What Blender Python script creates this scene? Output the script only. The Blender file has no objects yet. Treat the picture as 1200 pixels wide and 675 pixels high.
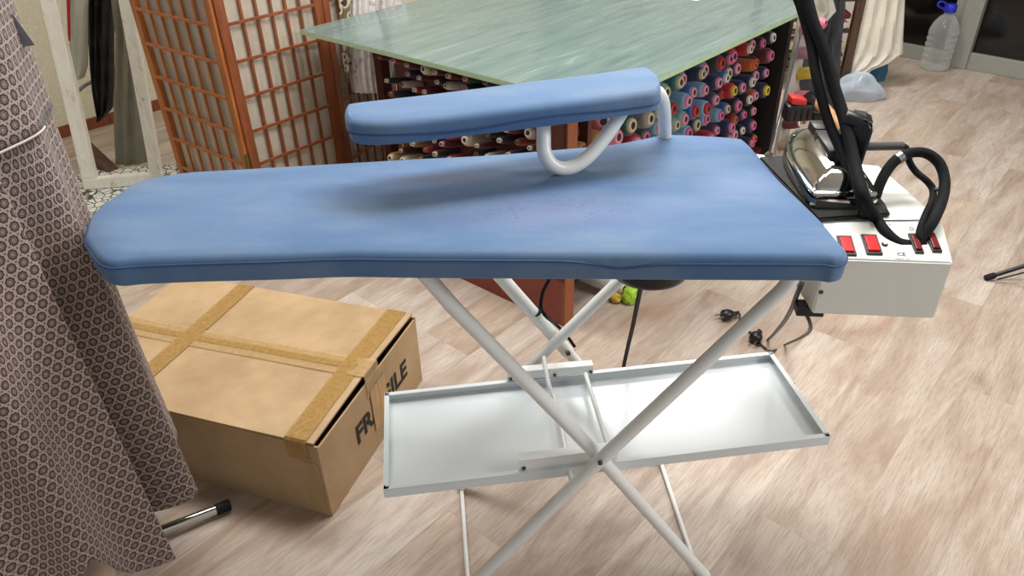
import bpy, bmesh, math, random
from mathutils import Vector, Matrix
random.seed(7)
S = bpy.context.scene
COL = S.collection
PI = math.pi

# ------------------------------------------------------------------ camera, light, exposure
F, CX, CY, H = 873.0, 600.0, 337.5, 1.45
_d = Vector((40.0, -1343.5, -F)).normalized()
_up = -_d
_fw = Vector((0, 0, -1)); _fw = (_fw - _fw.dot(_up) * _up).normalized()
_rt = _fw.cross(_up)
RM = Matrix((_rt, _fw, _up))           # camera axes -> world
EYE = Vector((0, 0, H))
cam = bpy.data.cameras.new('camera')
cam.sensor_width = 36.0
cam.lens = F / 1200.0 * 36.0
cam.clip_start = 0.02
cam_o = bpy.data.objects.new('camera', cam)
cam_o.matrix_world = Matrix.Translation(EYE) @ RM.to_4x4()
COL.objects.link(cam_o)
S.camera = cam_o

S.view_settings.view_transform = 'Standard'
S.view_settings.look = 'None'
S.view_settings.gamma = 1.0
S.view_settings.use_curve_mapping = False
S.view_settings.exposure = -0.15

W = bpy.data.worlds.new('world'); S.world = W; W.use_nodes = True
W.node_tree.nodes['Background'].inputs[0].default_value = (0.95, 0.97, 1.0, 1)
W.node_tree.nodes['Background'].inputs[1].default_value = 0.50

def area(name, loc, sx, sy, power, color=(1, 1.0, 0.99), target=None):
    l = bpy.data.lights.new(name, 'AREA'); l.shape = 'RECTANGLE'; l.size = sx; l.size_y = sy
    l.energy = power; l.color = color
    o = bpy.data.objects.new(name, l); o.location = loc
    if target is not None:
        o.rotation_euler = (Vector(target) - Vector(loc)).to_track_quat('-Z', 'Y').to_euler()
    COL.objects.link(o); return o
area('ceiling_light_far', (0.95, 3.75, 2.62), 1.1, 0.5, 58)
area('fill_light_near', (0.5, 1.75, 2.62), 1.3, 0.6, 58)  # added overhead fill, brightens the board and the floor on the right
area('fill_light_side', (3.1, 0.3, 2.3), 1.2, 0.6, 54, target=(0.4, 1.2, 0.5))  # added lamp out of view, lifts the near legs and generator front
area('ceiling_light_left', (-0.9, 2.35, 2.62), 1.2, 0.6, 34)  # added lamp, no known fixture; brightens the carton top and left side

# ------------------------------------------------------------------ viewing-ray helpers (place a thing at its real distance)
def ray(x, y):
    return RM @ Vector((x - CX, -(y - CY), -F))
def onz(x, y, z):
    r = ray(x, y); return EYE + r * ((z - H) / r.z)
def ony(x, y, Y):
    r = ray(x, y); return EYE + r * (Y / r.y)
def onv(x, y, p, t):
    r = ray(x, y); n = Vector((-t[1], t[0], 0)); return EYE + r * ((Vector((p[0], p[1], 0)) - EYE).dot(n) / r.dot(n))
def proj(p):
    v = RM.transposed() @ (Vector(p) - EYE); return (CX - F * v.x / v.z, CY + F * v.y / v.z)
GA = Vector((math.sin(math.radians(42)), math.cos(math.radians(42)), 0))   # room direction along the planks
GB = Vector((-GA.y, GA.x, 0))
ZZ = Vector((0, 0, 1))

# ------------------------------------------------------------------ materials
def lin(c):
    return c / 12.92 if c <= 0.04045 else ((c + 0.055) / 1.055) ** 2.4
def rgb(r, g, b):
    return (lin(r / 255), lin(g / 255), lin(b / 255), 1)

class NB:
    def __init__(s, name):
        s.m = bpy.data.materials.new(name); s.m.use_nodes = True
        s.t = s.m.node_tree; s.n = s.t.nodes; s.b = s.n['Principled BSDF']
    def node(s, typ, **kw):
        n = s.n.new(typ)
        for k, v in kw.items(): setattr(n, k, v)
        return n
    def link(s, a, b): s.t.links.new(a, b)
    def put(s, sock, v):
        if hasattr(v, 'is_output'): s.link(v, sock)
        else: sock.default_value = v
    def math(s, op, a, b=None, c=None):
        n = s.node('ShaderNodeMath', operation=op)
        s.put(n.inputs[0], a)
        if b is not None: s.put(n.inputs[1], b)
        if c is not None: s.put(n.inputs[2], c)
        return n.outputs[0]
    def mix(s, f, a, b, blend='MIX'):
        n = s.node('ShaderNodeMix', data_type='RGBA', blend_type=blend)
        s.put(n.inputs[0], f); s.put(n.inputs[6], a); s.put(n.inputs[7], b)
        return n.outputs[2]
    def ramp(s, v, stops, interp='LINEAR'):
        n = s.node('ShaderNodeValToRGB'); cr = n.color_ramp; cr.interpolation = interp
        while len(cr.elements) < len(stops): cr.elements.new(0.5)
        for e, (p, c) in zip(cr.elements, stops):
            e.position = p; e.color = c if hasattr(c, '__len__') else (c, c, c, 1)
        s.put(n.inputs[0], v); return n.outputs[0]
    def coord(s, which='Object'):
        return s.node('ShaderNodeTexCoord').outputs[which]
    def mapping(s, v, loc=(0, 0, 0), rot=(0, 0, 0), sc=(1, 1, 1)):
        n = s.node('ShaderNodeMapping'); s.link(v, n.inputs[0])
        n.inputs[1].default_value = loc; n.inputs[2].default_value = rot; n.inputs[3].default_value = sc
        return n.outputs[0]
    def noise(s, v, scale=5, detail=3, rough=0.5, dist=0.0):
        n = s.node('ShaderNodeTexNoise'); n.inputs['Scale'].default_value = scale
        n.inputs['Detail'].default_value = detail; n.inputs['Roughness'].default_value = rough
        n.inputs['Distortion'].default_value = dist
        if v is not None: s.link(v, n.inputs['Vector'])
        return n.outputs[0]
    def bump(s, h, strength=0.2, dist=0.01):
        n = s.node('ShaderNodeBump'); n.inputs['Strength'].default_value = strength
        n.inputs['Distance'].default_value = dist; s.link(h, n.inputs['Height'])
        s.link(n.outputs[0], s.b.inputs['Normal'])

def simple(name, c, rough=0.5, metal=0.0, var=0.06, nscale=30, bump=0.0, bdist=0.002, spec=None, coat=0.0):
    q = NB(name)
    co = q.coord()
    f = q.noise(co, nscale, 4, 0.6)
    dark = tuple(max(0, x * (1 - var * 2)) for x in c[:3]) + (1,)
    light = tuple(min(1, x * (1 + var)) for x in c[:3]) + (1,)
    q.put(q.b.inputs['Base Color'], q.ramp(f, [(0.3, dark), (0.7, light)]))
    q.b.inputs['Roughness'].default_value = rough; q.b.inputs['Metallic'].default_value = metal
    if coat: q.b.inputs['Coat Weight'].default_value = coat
    if spec is not None: q.b.inputs['Specular IOR Level'].default_value = spec
    if bump: q.bump(f, bump, bdist)
    return q.m

def floor_mat():
    q = NB('oak_laminate')
    co = q.coord()
    uv = q.mapping(co, rot=(0, 0, -(PI / 2 - math.radians(42))))       # x along the planks
    br = q.node('ShaderNodeTexBrick'); br.offset = 0.37; br.offset_frequency = 2
    q.link(uv, br.inputs['Vector'])
    br.inputs['Color1'].default_value = (0, 0, 0, 1); br.inputs['Color2'].default_value = (1, 1, 1, 1)
    br.inputs['Mortar'].default_value = (0.5, 0.5, 0.5, 1)
    br.inputs['Scale'].default_value = 1.0; br.inputs['Mortar Size'].default_value = 0.0012
    br.inputs['Mortar Smooth'].default_value = 0.1
    br.inputs['Brick Width'].default_value = 1.28; br.inputs['Row Height'].default_value = 0.192
    rnd = br.outputs['Color']
    off = q.node('ShaderNodeVectorMath', operation='SCALE'); q.link(rnd, off.inputs[0]); off.inputs[3].default_value = 37.0
    ad = q.node('ShaderNodeVectorMath', operation='ADD'); q.link(uv, ad.inputs[0]); q.link(off.outputs[0], ad.inputs[1])
    v = ad.outputs[0]
    g1 = q.noise(q.mapping(v, sc=(1.1, 7, 1)), 1.5, 6, 0.62, 1.5)         # broad cathedral figure
    g2 = q.noise(q.mapping(v, sc=(8, 150, 1)), 2.0, 5, 0.75)               # fine pores
    g3 = q.noise(q.mapping(v, sc=(2.2, 5, 1)), 1.1, 3, 0.5, 0.6)         # brown clouding
    base = q.ramp(g1, [(0.26, rgb(160, 142, 130)), (0.44, rgb(192, 179, 168)), (0.62, rgb(208, 198, 188)), (0.8, rgb(216, 207, 198))])
    base = q.mix(q.ramp(g2, [(0.38, 0.5), (0.54, 0.0)]), base, rgb(150, 127, 112))
    base = q.mix(q.ramp(g3, [(0.52, 0.0), (0.74, 0.6)]), base, rgb(150, 121, 100))
    tint = q.ramp(rnd, [(0.0, rgb(232, 224, 216)), (0.5, rgb(255, 252, 248)), (1.0, rgb(240, 226, 211))])
    base = q.mix(1.0, base, tint, 'MULTIPLY')
    vo = q.node('ShaderNodeTexVoronoi'); q.link(q.mapping(v, sc=(1.1, 2.6, 1)), vo.inputs['Vector']); vo.inputs['Scale'].default_value = 1.0
    base = q.mix(q.ramp(vo.outputs['Distance'], [(0.015, 0.85), (0.10, 0.0)]), base, rgb(112, 84, 70))
    base = q.mix(q.math('MULTIPLY', br.outputs['Fac'], 0.45), base, rgb(136, 116, 100))
    q.put(q.b.inputs['Base Color'], base)
    q.put(q.b.inputs['Roughness'], q.ramp(g2, [(0.3, 0.5), (0.7, 0.38)]))
    q.bump(g2, 0.05, 0.002)
    return q.m

def glass_top_mat():
    q = NB('pale_green_woodgrain_glass')
    co = q.coord()
    v = q.mapping(co, rot=(0, 0, -(PI / 2 - math.radians(42))))
    g1 = q.noise(q.mapping(v, sc=(1.0, 9, 1)), 1.8, 6, 0.65, 1.6)
    g2 = q.noise(q.mapping(v, sc=(2.5, 55, 1)), 2.2, 4, 0.7, 0.5)
    c = q.ramp(g1, [(0.25, rgb(78, 100, 100)), (0.45, rgb(100, 120, 117)), (0.62, rgb(110, 129, 124)), (0.8, rgb(142, 160, 152))])
    c = q.mix(q.ramp(g2, [(0.55, 0.0), (0.75, 0.4)]), c, rgb(152, 168, 160))
    q.put(q.b.inputs['Base Color'], c)
    q.b.inputs['Roughness'].default_value = 0.22
    q.b.inputs['Coat Weight'].default_value = 0.3; q.b.inputs['Coat Roughness'].default_value = 0.08
    return q.m

def cover_mat(worn=1.0):
    q = NB('worn_blue_cotton' if worn else 'blue_cotton_pad')
    co = q.coord('Object')
    n1 = q.noise(q.mapping(co, sc=(2.2, 6, 1)), 1.6, 4, 0.6, 0.4)
    base = q.ramp(n1, [(0.3, rgb(64, 98, 140)), (0.5, rgb(76, 108, 145)), (0.72, rgb(98, 121, 148))])
    # worn greyish-lilac patches and rust specks where the iron rests
    def blob(cx, cy, rx, ry):
        m = q.mapping(co, loc=(-cx / rx, -cy / ry, 0), sc=(1 / rx, 1 / ry, 0))
        ln = q.node('ShaderNodeVectorMath', operation='LENGTH'); q.link(m, ln.inputs[0])
        return ln.outputs['Value']
    nz = q.noise(co, 22, 5, 0.7)
    d1 = q.math('ADD', blob(-0.16, 0.10, 0.24, 0.06), q.math('MULTIPLY', nz, 0.7))
    base = q.mix(q.ramp(d1, [(0.5, 0.75 * worn), (1.3, 0.0)]), base, rgb(74, 82, 106))
    d2 = q.math('ADD', blob(0.02, -0.04, 0.34, 0.11), q.math('MULTIPLY', nz, 0.5))
    base = q.mix(q.ramp(d2, [(0.4, 0.62 * worn), (1.3, 0.0)]), base, rgb(112, 124, 158))
    d3 = q.math('ADD', blob(0.34, 0.04, 0.13, 0.12), q.math('MULTIPLY', nz, 0.6))
    base = q.mix(q.ramp(d3, [(0.4, 0.5 * worn), (1.3, 0.0)]), base, rgb(118, 134, 164))
    sp = q.noise(q.mapping(co, sc=(1, 2.2, 1)), 120, 2, 0.5)
    spot = q.math('MULTIPLY', q.ramp(sp, [(0.62, 0.0), (0.69, 0.5 * worn)]), q.ramp(d2, [(0.6, 1.0), (1.5, 0.0)]))
    base = q.mix(spot, base, rgb(62, 68, 92))
    q.put(q.b.inputs['Base Color'], base)
    q.b.inputs['Roughness'].default_value = 0.72
    q.b.inputs['Sheen Weight'].default_value = 0.15
    w = q.noise(q.mapping(co, sc=(9, 2.5, 1)), 3.0, 3, 0.5, 0.5)
    q.bump(w, 0.25, 0.006)
    return q.m

def dress_mat():
    q = NB('floral_medallion_print')
    uv = q.coord('UV')
    sp = 0.0215
    sx, sy = sp, sp * math.sqrt(3)
    def cell(ox, oy):
        m = q.mapping(uv, loc=(ox, oy, 0), sc=(1 / sx, 1 / sy, 1))
        se = q.node('ShaderNodeSeparateXYZ'); q.link(m, se.inputs[0])
        x = q.math('MULTIPLY', q.math('SUBTRACT', q.math('FRACT', se.outputs[0]), 0.5), 1.0)
        y = q.math('MULTIPLY', q.math('SUBTRACT', q.math('FRACT', se.outputs[1]), 0.5), math.sqrt(3))
        d = q.math('SQRT', q.math('ADD', q.math('MULTIPLY', x, x), q.math('MULTIPLY', y, y)))
        return x, y, d
    x1, y1, d1 = cell(0, 0); x2, y2, d2 = cell(0.5, 0.5)
    sel = q.math('LESS_THAN', d1, d2)
    def pick(a, b): return q.math('ADD', q.math('MULTIPLY', sel, a), q.math('MULTIPLY', q.math('SUBTRACT', 1.0, sel), b))
    x, y, d = pick(x1, x2), pick(y1, y2), q.math('MINIMUM', d1, d2)
    ang = q.math('ARCTAN2', y, x)
    pet = q.math('MULTIPLY', q.math('COSINE', q.math('MULTIPLY', ang, 8.0)), 0.022)
    dd = q.math('ADD', d, pet)
    k = q.ramp(dd, [(0.0, 0.15), (0.05, 1.0), (0.12, 0.0), (0.19, 0.75), (0.235, 0.0), (0.385, 1.0)], 'CONSTANT')
    # small dots and bars between the medallions
    six = q.math('COSINE', q.math('MULTIPLY', ang, 6.0))
    bet = q.math('MULTIPLY', q.math('GREATER_THAN', q.math('MULTIPLY', six, -1.0), 0.80), q.math('GREATER_THAN', d, 0.49))
    k = q.math('MULTIPLY', k, q.math('SUBTRACT', 1.0, q.math('MULTIPLY', bet, 0.75)))
    c = q.mix(k, rgb(50, 36, 32), rgb(158, 138, 128))
    q.put(q.b.inputs['Base Color'], c)
    q.b.inputs['Roughness'].default_value = 0.85
    q.b.inputs['Sheen Weight'].default_value = 0.1
    return q.m

def carton_mat():
    q = NB('corrugated_cardboard')
    co = q.coord()
    n = q.noise(q.mapping(co, sc=(1, 1, 1)), 5, 4, 0.6)
    f = q.noise(q.mapping(co, sc=(2, 2, 60)), 9, 2, 0.5)
    c = q.ramp(n, [(0.3, rgb(166, 136, 100)), (0.55, rgb(184, 154, 116)), (0.75, rgb(192, 163, 126))])
    c = q.mix(q.ramp(f, [(0.45, 0.0), (0.7, 0.18)]), c, rgb(150, 116, 76))
    q.put(q.b.inputs['Base Color'], c); q.b.inputs['Roughness'].default_value = 0.7
    q.bump(n, 0.12, 0.006)
    return q.m

def tape_mat(name, c, a):
    q = NB(name)
    co = q.coord()
    n = q.noise(q.mapping(co, sc=(30, 30, 4)), 3, 3, 0.6)
    q.put(q.b.inputs['Base Color'], q.ramp(n, [(0.35, c), (0.7, tuple(min(1, x * 1.35) for x in c[:3]) + (1,))]))
    q.b.inputs['Roughness'].default_value = 0.16; q.b.inputs['Alpha'].default_value = a
    q.bump(n, 0.4, 0.004)
    return q.m

def clear_mat(name, c, rough=0.08, alpha=0.3):
    q = NB(name)
    lw = q.node('ShaderNodeLayerWeight'); lw.inputs[0].default_value = 0.45
    q.put(q.b.inputs['Alpha'], q.ramp(lw.outputs['Facing'], [(0.0, alpha * 0.7), (0.8, min(1, alpha * 2.2))]))
    q.b.inputs['Base Color'].default_value = c; q.b.inputs['Roughness'].default_value = rough
    return q.m

def wood_mat(name, c1, c2, sc=(20, 20, 2), rough=0.45):
    q = NB(name)
    n = q.noise(q.mapping(q.coord(), sc=sc), 3, 4, 0.6, 0.8)
    q.put(q.b.inputs['Base Color'], q.ramp(n, [(0.3, c1), (0.7, c2)])); q.b.inputs['Roughness'].default_value = rough
    return q.m

def peeling_mat():
    q = NB('flaking_white_paint')
    co = q.coord()
    n = q.noise(q.mapping(co, sc=(6, 6, 2)), 6, 6, 0.7, 0.5)
    c = q.ramp(n, [(0.30, rgb(150, 140, 118)), (0.38, rgb(228, 223, 206)), (0.6, rgb(240, 237, 224))])
    q.put(q.b.inputs['Base Color'], c); q.b.inputs['Roughness'].default_value = 0.6
    q.bump(n, 0.4, 0.004); return q.m

def lace_mat():
    q = NB('white_lace')
    co = q.coord()
    v = q.node('ShaderNodeTexVoronoi'); v.inputs['Scale'].default_value = 38; q.link(co, v.inputs['Vector'])
    n = q.noise(co, 16, 3, 0.6)
    k = q.math('MULTIPLY', q.ramp(v.outputs['Distance'], [(0.25, 1.0), (0.5, 0.0)]), q.ramp(n, [(0.4, 0.0), (0.6, 1.0)]))
    q.put(q.b.inputs['Base Color'], q.mix(k, rgb(228, 221, 216), rgb(186, 175, 170)))
    q.b.inputs['Roughness'].default_value = 0.9; q.bump(n, 0.3, 0.005); return q.m

def cracked_mat():
    q = NB('cracked_white_mat')
    v = q.node('ShaderNodeTexVoronoi'); v.feature = 'DISTANCE_TO_EDGE'; v.inputs['Scale'].default_value = 26
    q.link(q.coord(), v.inputs['Vector'])
    q.put(q.b.inputs['Base Color'], q.ramp(v.outputs['Distance'], [(0.03, rgb(60, 58, 52)), (0.09, rgb(214, 212, 200))]))
    q.b.inputs['Roughness'].default_value = 0.8; return q.m

def stucco_mat():
    q = NB('cream_stucco')
    co = q.coord(); n = q.noise(co, 70, 5, 0.7)
    q.put(q.b.inputs['Base Color'], q.ramp(n, [(0.3, rgb(218, 210, 180)), (0.7, rgb(236, 229, 204))]))
    q.b.inputs['Roughness'].default_value = 0.9; q.bump(n, 0.7, 0.01); return q.m

def scarf_mat():
    q = NB('paisley_scarf')
    v = q.node('ShaderNodeTexVoronoi'); v.inputs['Scale'].default_value = 26; q.link(q.coord(), v.inputs['Vector'])
    q.put(q.b.inputs['Base Color'], q.ramp(v.outputs['Distance'], [(0.15, rgb(70, 58, 44)), (0.3, rgb(206, 192, 160)), (0.5, rgb(120, 104, 80))], 'CONSTANT'))
    q.b.inputs['Roughness'].default_value = 0.85; return q.m

def thread_mat(name, c):
    q = NB(name)
    w = q.node('ShaderNodeTexWave'); w.wave_type = 'BANDS'; w.bands_direction = 'Z'
    w.inputs['Scale'].default_value = 95; w.inputs['Distortion'].default_value = 1.5
    q.link(q.coord(), w.inputs['Vector'])
    dark = tuple(x * 0.72 for x in c[:3]) + (1,)
    q.put(q.b.inputs['Base Color'], q.mix(w.outputs['Fac'], dark, c))
    q.b.inputs['Roughness'].default_value = 0.55; q.b.inputs['Sheen Weight'].default_value = 0.2
    q.bump(w.outputs['Fac'], 0.25, 0.001); return q.m

def glow_mat(name, c, e):
    q = NB(name); q.b.inputs['Base Color'].default_value = c
    q.b.inputs['Emission Color'].default_value = c; q.b.inputs['Emission Strength'].default_value = e
    q.b.inputs['Roughness'].default_value = 0.25; return q.m

M = {}
M['floor'] = floor_mat(); M['glass_top'] = glass_top_mat(); M['cover'] = cover_mat(); M['cover_pad'] = cover_mat(0.0); M['dress'] = dress_mat()
M['carton'] = carton_mat(); M['tape'] = tape_mat('brown_packing_tape', rgb(172, 136, 80), 0.62)
M['tape_clear'] = tape_mat('clear_packing_tape', rgb(196, 166, 116), 0.4)
M['white'] = simple('white_enamel', rgb(234, 235, 231), 0.32, var=0.02)
M['tray'] = simple('white_tray_enamel', rgb(218, 223, 224), 0.24, var=0.02, nscale=6)
M['gen'] = simple('cream_white_steel', rgb(232, 232, 224), 0.38, var=0.015, nscale=12)
M['chrome'] = simple('chrome', rgb(205, 205, 200), 0.09, 1.0, var=0.02)
M['steel'] = simple('brushed_steel', rgb(150, 150, 150), 0.35, 1.0)
M['screw'] = simple('grey_screw', rgb(86, 86, 84), 0.4, 0.8)
M['black'] = simple('black_plastic', rgb(17, 16, 18), 0.38, var=0.1)
M['rubber'] = simple('black_rubber', rgb(19, 18, 20), 0.7, spec=0.3, var=0.1)
M['hose'] = simple('black_braided_sleeve', rgb(17, 16, 19), 0.75, spec=0.2, var=0.3, nscale=240, bump=0.5, bdist=0.001)
M['darkgrey'] = simple('dark_grey_plastic', rgb(66, 66, 66), 0.5)
M['mat'] = simple('dark_silicone_mat', rgb(30, 29, 28), 0.55, spec=0.3, var=0.2, nscale=90, bump=0.4)
M['wire'] = simple('grey_black_cable', rgb(58, 54, 54), 0.5)
M['shoji'] = wood_mat('lit_honey_orange_wood', rgb(148, 82, 34), rgb(190, 116, 56))  # screen wood with the lit panel's brightness put into its colour
M['shoji2'] = wood_mat('red_brown_wood', rgb(112, 58, 30), rgb(148, 82, 46))  # same screen wood, shade of its other panels in the colour; baseboard shares it
M['cloth'] = simple('cream_screen_cloth', rgb(188, 176, 158), 0.9, var=0.08, nscale=9, bump=0.4, bdist=0.02)
M['paint'] = peeling_mat(); M['lace'] = lace_mat(); M['cracked'] = cracked_mat(); M['stucco'] = stucco_mat(); M['scarf'] = scarf_mat()
M['cab'] = wood_mat('dark_mahogany_board', rgb(66, 24, 18), rgb(92, 36, 26), (4, 4, 4))
M['plinth'] = wood_mat('red_brown_melamine', rgb(120, 46, 34), rgb(136, 58, 42), (3, 3, 3))
M['cabedge'] = wood_mat('orange_brown_edge', rgb(138, 74, 40), rgb(160, 92, 54))
M['cabdark'] = simple('black_brown_post', rgb(22, 17, 17), 0.6)
M['glass_edge'] = simple('pale_green_glass_edge', rgb(176, 198, 160), 0.2, var=0.05)
M['ceil'] = simple('white_ceiling', rgb(225, 223, 216), 0.9, var=0.02)
M['wallw'] = simple('off_white_wall', rgb(205, 200, 188), 0.9, var=0.03)
M['alu'] = simple('grey_white_aluminium', rgb(148, 147, 139), 0.45, var=0.03)
M['darkglass'] = simple('night_glass', rgb(14, 13, 13), 0.08, var=0.2, nscale=2)
M['blackcloth'] = simple('black_nylon', rgb(18, 19, 24), 0.6, var=0.4, nscale=14, bump=0.6, bdist=0.02)
M['trouser'] = simple('grey_olive_cotton', rgb(128, 124, 108), 0.85, var=0.08, nscale=10, bump=0.3, bdist=0.01)
M['roll'] = simple('dull_white_cloth', rgb(186, 186, 172), 0.8, var=0.06, nscale=10, bump=0.3, bdist=0.01)
M['red'] = simple('red_plastic', rgb(178, 34, 30), 0.5)
M['brownwood'] = wood_mat('dark_brown_wood', rgb(58, 40, 30), rgb(92, 66, 48))
M['woodhandle'] = wood_mat('pale_wood_handle', rgb(172, 128, 86), rgb(206, 166, 122))
M['greycloth'] = simple('charcoal_cloth', rgb(62, 63, 66), 0.9, var=0.15, nscale=18, bump=0.3, bdist=0.01)
M['sheet'] = simple('white_cotton_sheet', rgb(224, 217, 200), 0.9, var=0.05, nscale=7, bump=0.35, bdist=0.02)
M['denim'] = simple('blue_cotton', rgb(60, 102, 136), 0.9, var=0.1)
M['bag'] = clear_mat('pale_plastic_bag', rgb(200, 212, 226), 0.25, 0.55)
M['pet'] = clear_mat('clear_bottle_plastic', rgb(205, 208, 206), 0.08, 0.30)
M['bluecap'] = simple('bright_blue_cap', rgb(36, 44, 190), 0.4)
M['print'] = simple('black_print', rgb(30, 26, 24), 0.7)
M['greyprint'] = simple('grey_print', rgb(96, 96, 94), 0.7)
M['switch'] = glow_mat('lit_red_switch', rgb(190, 10, 20), 0.32)
M['switch_off'] = simple('dark_red_rocker', rgb(112, 14, 20), 0.25)
M['pinkball'] = simple('pale_pink_rubber', rgb(196, 168, 150), 0.55)
M['paper'] = simple('white_paper', rgb(226, 226, 222), 0.8, var=0.02)
M['greytag'] = simple('grey_paper_tag', rgb(132, 128, 134), 0.7)
M['whitepanel'] = simple('grey_white_panel', rgb(186, 180, 168), 0.7, var=0.06, nscale=8)

# ------------------------------------------------------------------ object helpers
def build(name, bm, m, parent=None, root=None, smooth=False, kind=None):
    """link bm (world coordinates) as one mesh; origin at root/parent origin when given"""
    base = Vector((0, 0, 0))
    p = parent
    while p is not None:
        base += Vector(p.location); p = p.parent
    if root is not None: base = base + Vector(root) if parent is None else base
    me = bpy.data.meshes.new(name)
    bmesh.ops.recalc_face_normals(bm, faces=bm.faces[:])
    bm.to_mesh(me); bm.free()
    if base.length: me.transform(Matrix.Translation(-base))
    if smooth:
        for f in me.polygons: f.use_smooth = True
        try: me.set_sharp_from_angle(angle=math.radians(38))
        except Exception: pass
    if isinstance(m, (list, tuple)):
        for k in m: me.materials.append(k)
    elif m: me.materials.append(m)
    o = bpy.data.objects.new(name, me); COL.objects.link(o)
    if parent is not None: o.parent = parent
    elif root is not None: o.location = root
    if kind: o['kind'] = kind
    return o
def tag(o, label, cat, group=None):
    o['label'] = label; o['category'] = cat
    if group: o['group'] = group
    return o
def thing(name, loc, label, cat, group=None):
    o = bpy.data.objects.new(name, None); o.location = loc; o.empty_display_size = 0.05; COL.objects.link(o)
    return tag(o, label, cat, group)

def B(): return bmesh.new()
def frame_from(zdir, xhint=None):
    z = Vector(zdir).normalized()
    x = Vector(xhint) if xhint is not None else (Vector((0, 0, 1)) if abs(z.z) < 0.9 else Vector((1, 0, 0)))
    x = (x - x.dot(z) * z).normalized(); y = z.cross(x)
    return x, y, z
def abox(bm, c, ax, ay, az, hx, hy, hz, bev=0.0, seg=2):
    """box centred c with unit axes and half sizes"""
    c = Vector(c); ax = Vector(ax).normalized(); ay = Vector(ay).normalized(); az = Vector(az).normalized()
    vs = [bm.verts.new(c + ax * sx * hx + ay * sy * hy + az * sz * hz) for sx in (-1, 1) for sy in (-1, 1) for sz in (-1, 1)]
    fs = [(0, 1, 3, 2), (4, 6, 7, 5), (0, 4, 5, 1), (2, 3, 7, 6), (0, 2, 6, 4), (1, 5, 7, 3)]
    faces = [bm.faces.new([vs[i] for i in f]) for f in fs]
    if bev > 0:
        es = {e for f in faces for e in f.edges}
        bmesh.ops.bevel(bm, geom=list(es), offset=bev, segments=seg, affect='EDGES', profile=0.5)
def box(bm, x0, x1, y0, y1, z0, z1, bev=0.0):
    abox(bm, ((x0 + x1) / 2, (y0 + y1) / 2, (z0 + z1) / 2), (1, 0, 0), (0, 1, 0), (0, 0, 1), (x1 - x0) / 2, (y1 - y0) / 2, (z1 - z0) / 2, bev)
def bar(bm, p, q, w, h, up=(0, 0, 1), bev=0.0):
    p = Vector(p); q = Vector(q); d = q - p
    y = Vector(up).cross(d).normalized(); z = d.normalized().cross(y)
    abox(bm, (p + q) / 2, d, y, z, d.length / 2, w / 2, h / 2, bev)
def smooth_path(pts, n=8, closed=False):
    pts = [Vector(p) for p in pts]; out = []
    N = len(pts)
    rng = range(N) if closed else range(N - 1)
    for i in rng:
        if closed: p0, p1, p2, p3 = pts[(i - 1) % N], pts[i], pts[(i + 1) % N], pts[(i + 2) % N]
        else: p0, p1, p2, p3 = pts[max(i - 1, 0)], pts[i], pts[i + 1], pts[min(i + 2, N - 1)]
        for k in range(n):
            t = k / n
            out.append(0.5 * ((2 * p1) + (p2 - p0) * t + (2 * p0 - 5 * p1 + 4 * p2 - p3) * t * t + (3 * p1 - p0 - 3 * p2 + p3) * t ** 3))
    if not closed: out.append(pts[-1])
    return out
def tube(bm, pts, r, seg=12, closed=False, cap=True):
    pts = [Vector(p) for p in pts]; N = len(pts); rings = []
    prev = None
    for i, p in enumerate(pts):
        if closed: d = pts[(i + 1) % N] - pts[i - 1]
        else: d = pts[min(i + 1, N - 1)] - pts[max(i - 1, 0)]
        if prev is None: x, y, z = frame_from(d)
        else:
            z = d.normalized(); x = (prev - prev.dot(z) * z).normalized(); y = z.cross(x)
        prev = x
        rr = r(i / (N - 1)) if callable(r) else r
        rings.append([bm.verts.new(p + (x * math.cos(2 * PI * k / seg) + y * math.sin(2 * PI * k / seg)) * rr) for k in range(seg)])
    for i in range(N if closed else N - 1):
        a, b = rings[i], rings[(i + 1) % N]
        for k in range(seg): bm.faces.new((a[k], a[(k + 1) % seg], b[(k + 1) % seg], b[k]))
    if cap and not closed:
        bm.faces.new(rings[0][::-1]); bm.faces.new(rings[-1])
def rod(bm, p, q, r, seg=12): tube(bm, [p, q], r, seg)
def lathe(bm, prof, c, axis=(0, 0, 1), seg=20, cap=True):
    x, y, z = frame_from(axis); c = Vector(c); rings = []
    for r, h in prof:
        rings.append([bm.verts.new(c + z * h + (x * math.cos(2 * PI * k / seg) + y * math.sin(2 * PI * k / seg)) * max(r, 1e-5)) for k in range(seg)])
    for a, b in zip(rings, rings[1:]):
        for k in range(seg): bm.faces.new((a[k], a[(k + 1) % seg], b[(k + 1) % seg], b[k]))
    if cap:
        bm.faces.new(rings[0][::-1]); bm.faces.new(rings[-1])
def loft(bm, rings, cap=True):
    R = [[bm.verts.new(p) for p in r] for r in rings]; n = len(R[0])
    for a, b in zip(R, R[1:]):
        for k in range(n): bm.faces.new((a[k], a[(k + 1) % n], b[(k + 1) % n], b[k]))
    if cap:
        bm.faces.new(R[0][::-1]); bm.faces.new(R[-1])
    return R
def prism(bm, pts, d):
    """outline (3-D points) pushed along d"""
    d = Vector(d); loft(bm, [[Vector(p) for p in pts], [Vector(p) + d for p in pts]])
def sheet(bm, pts, d): prism(bm, pts, d)
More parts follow.
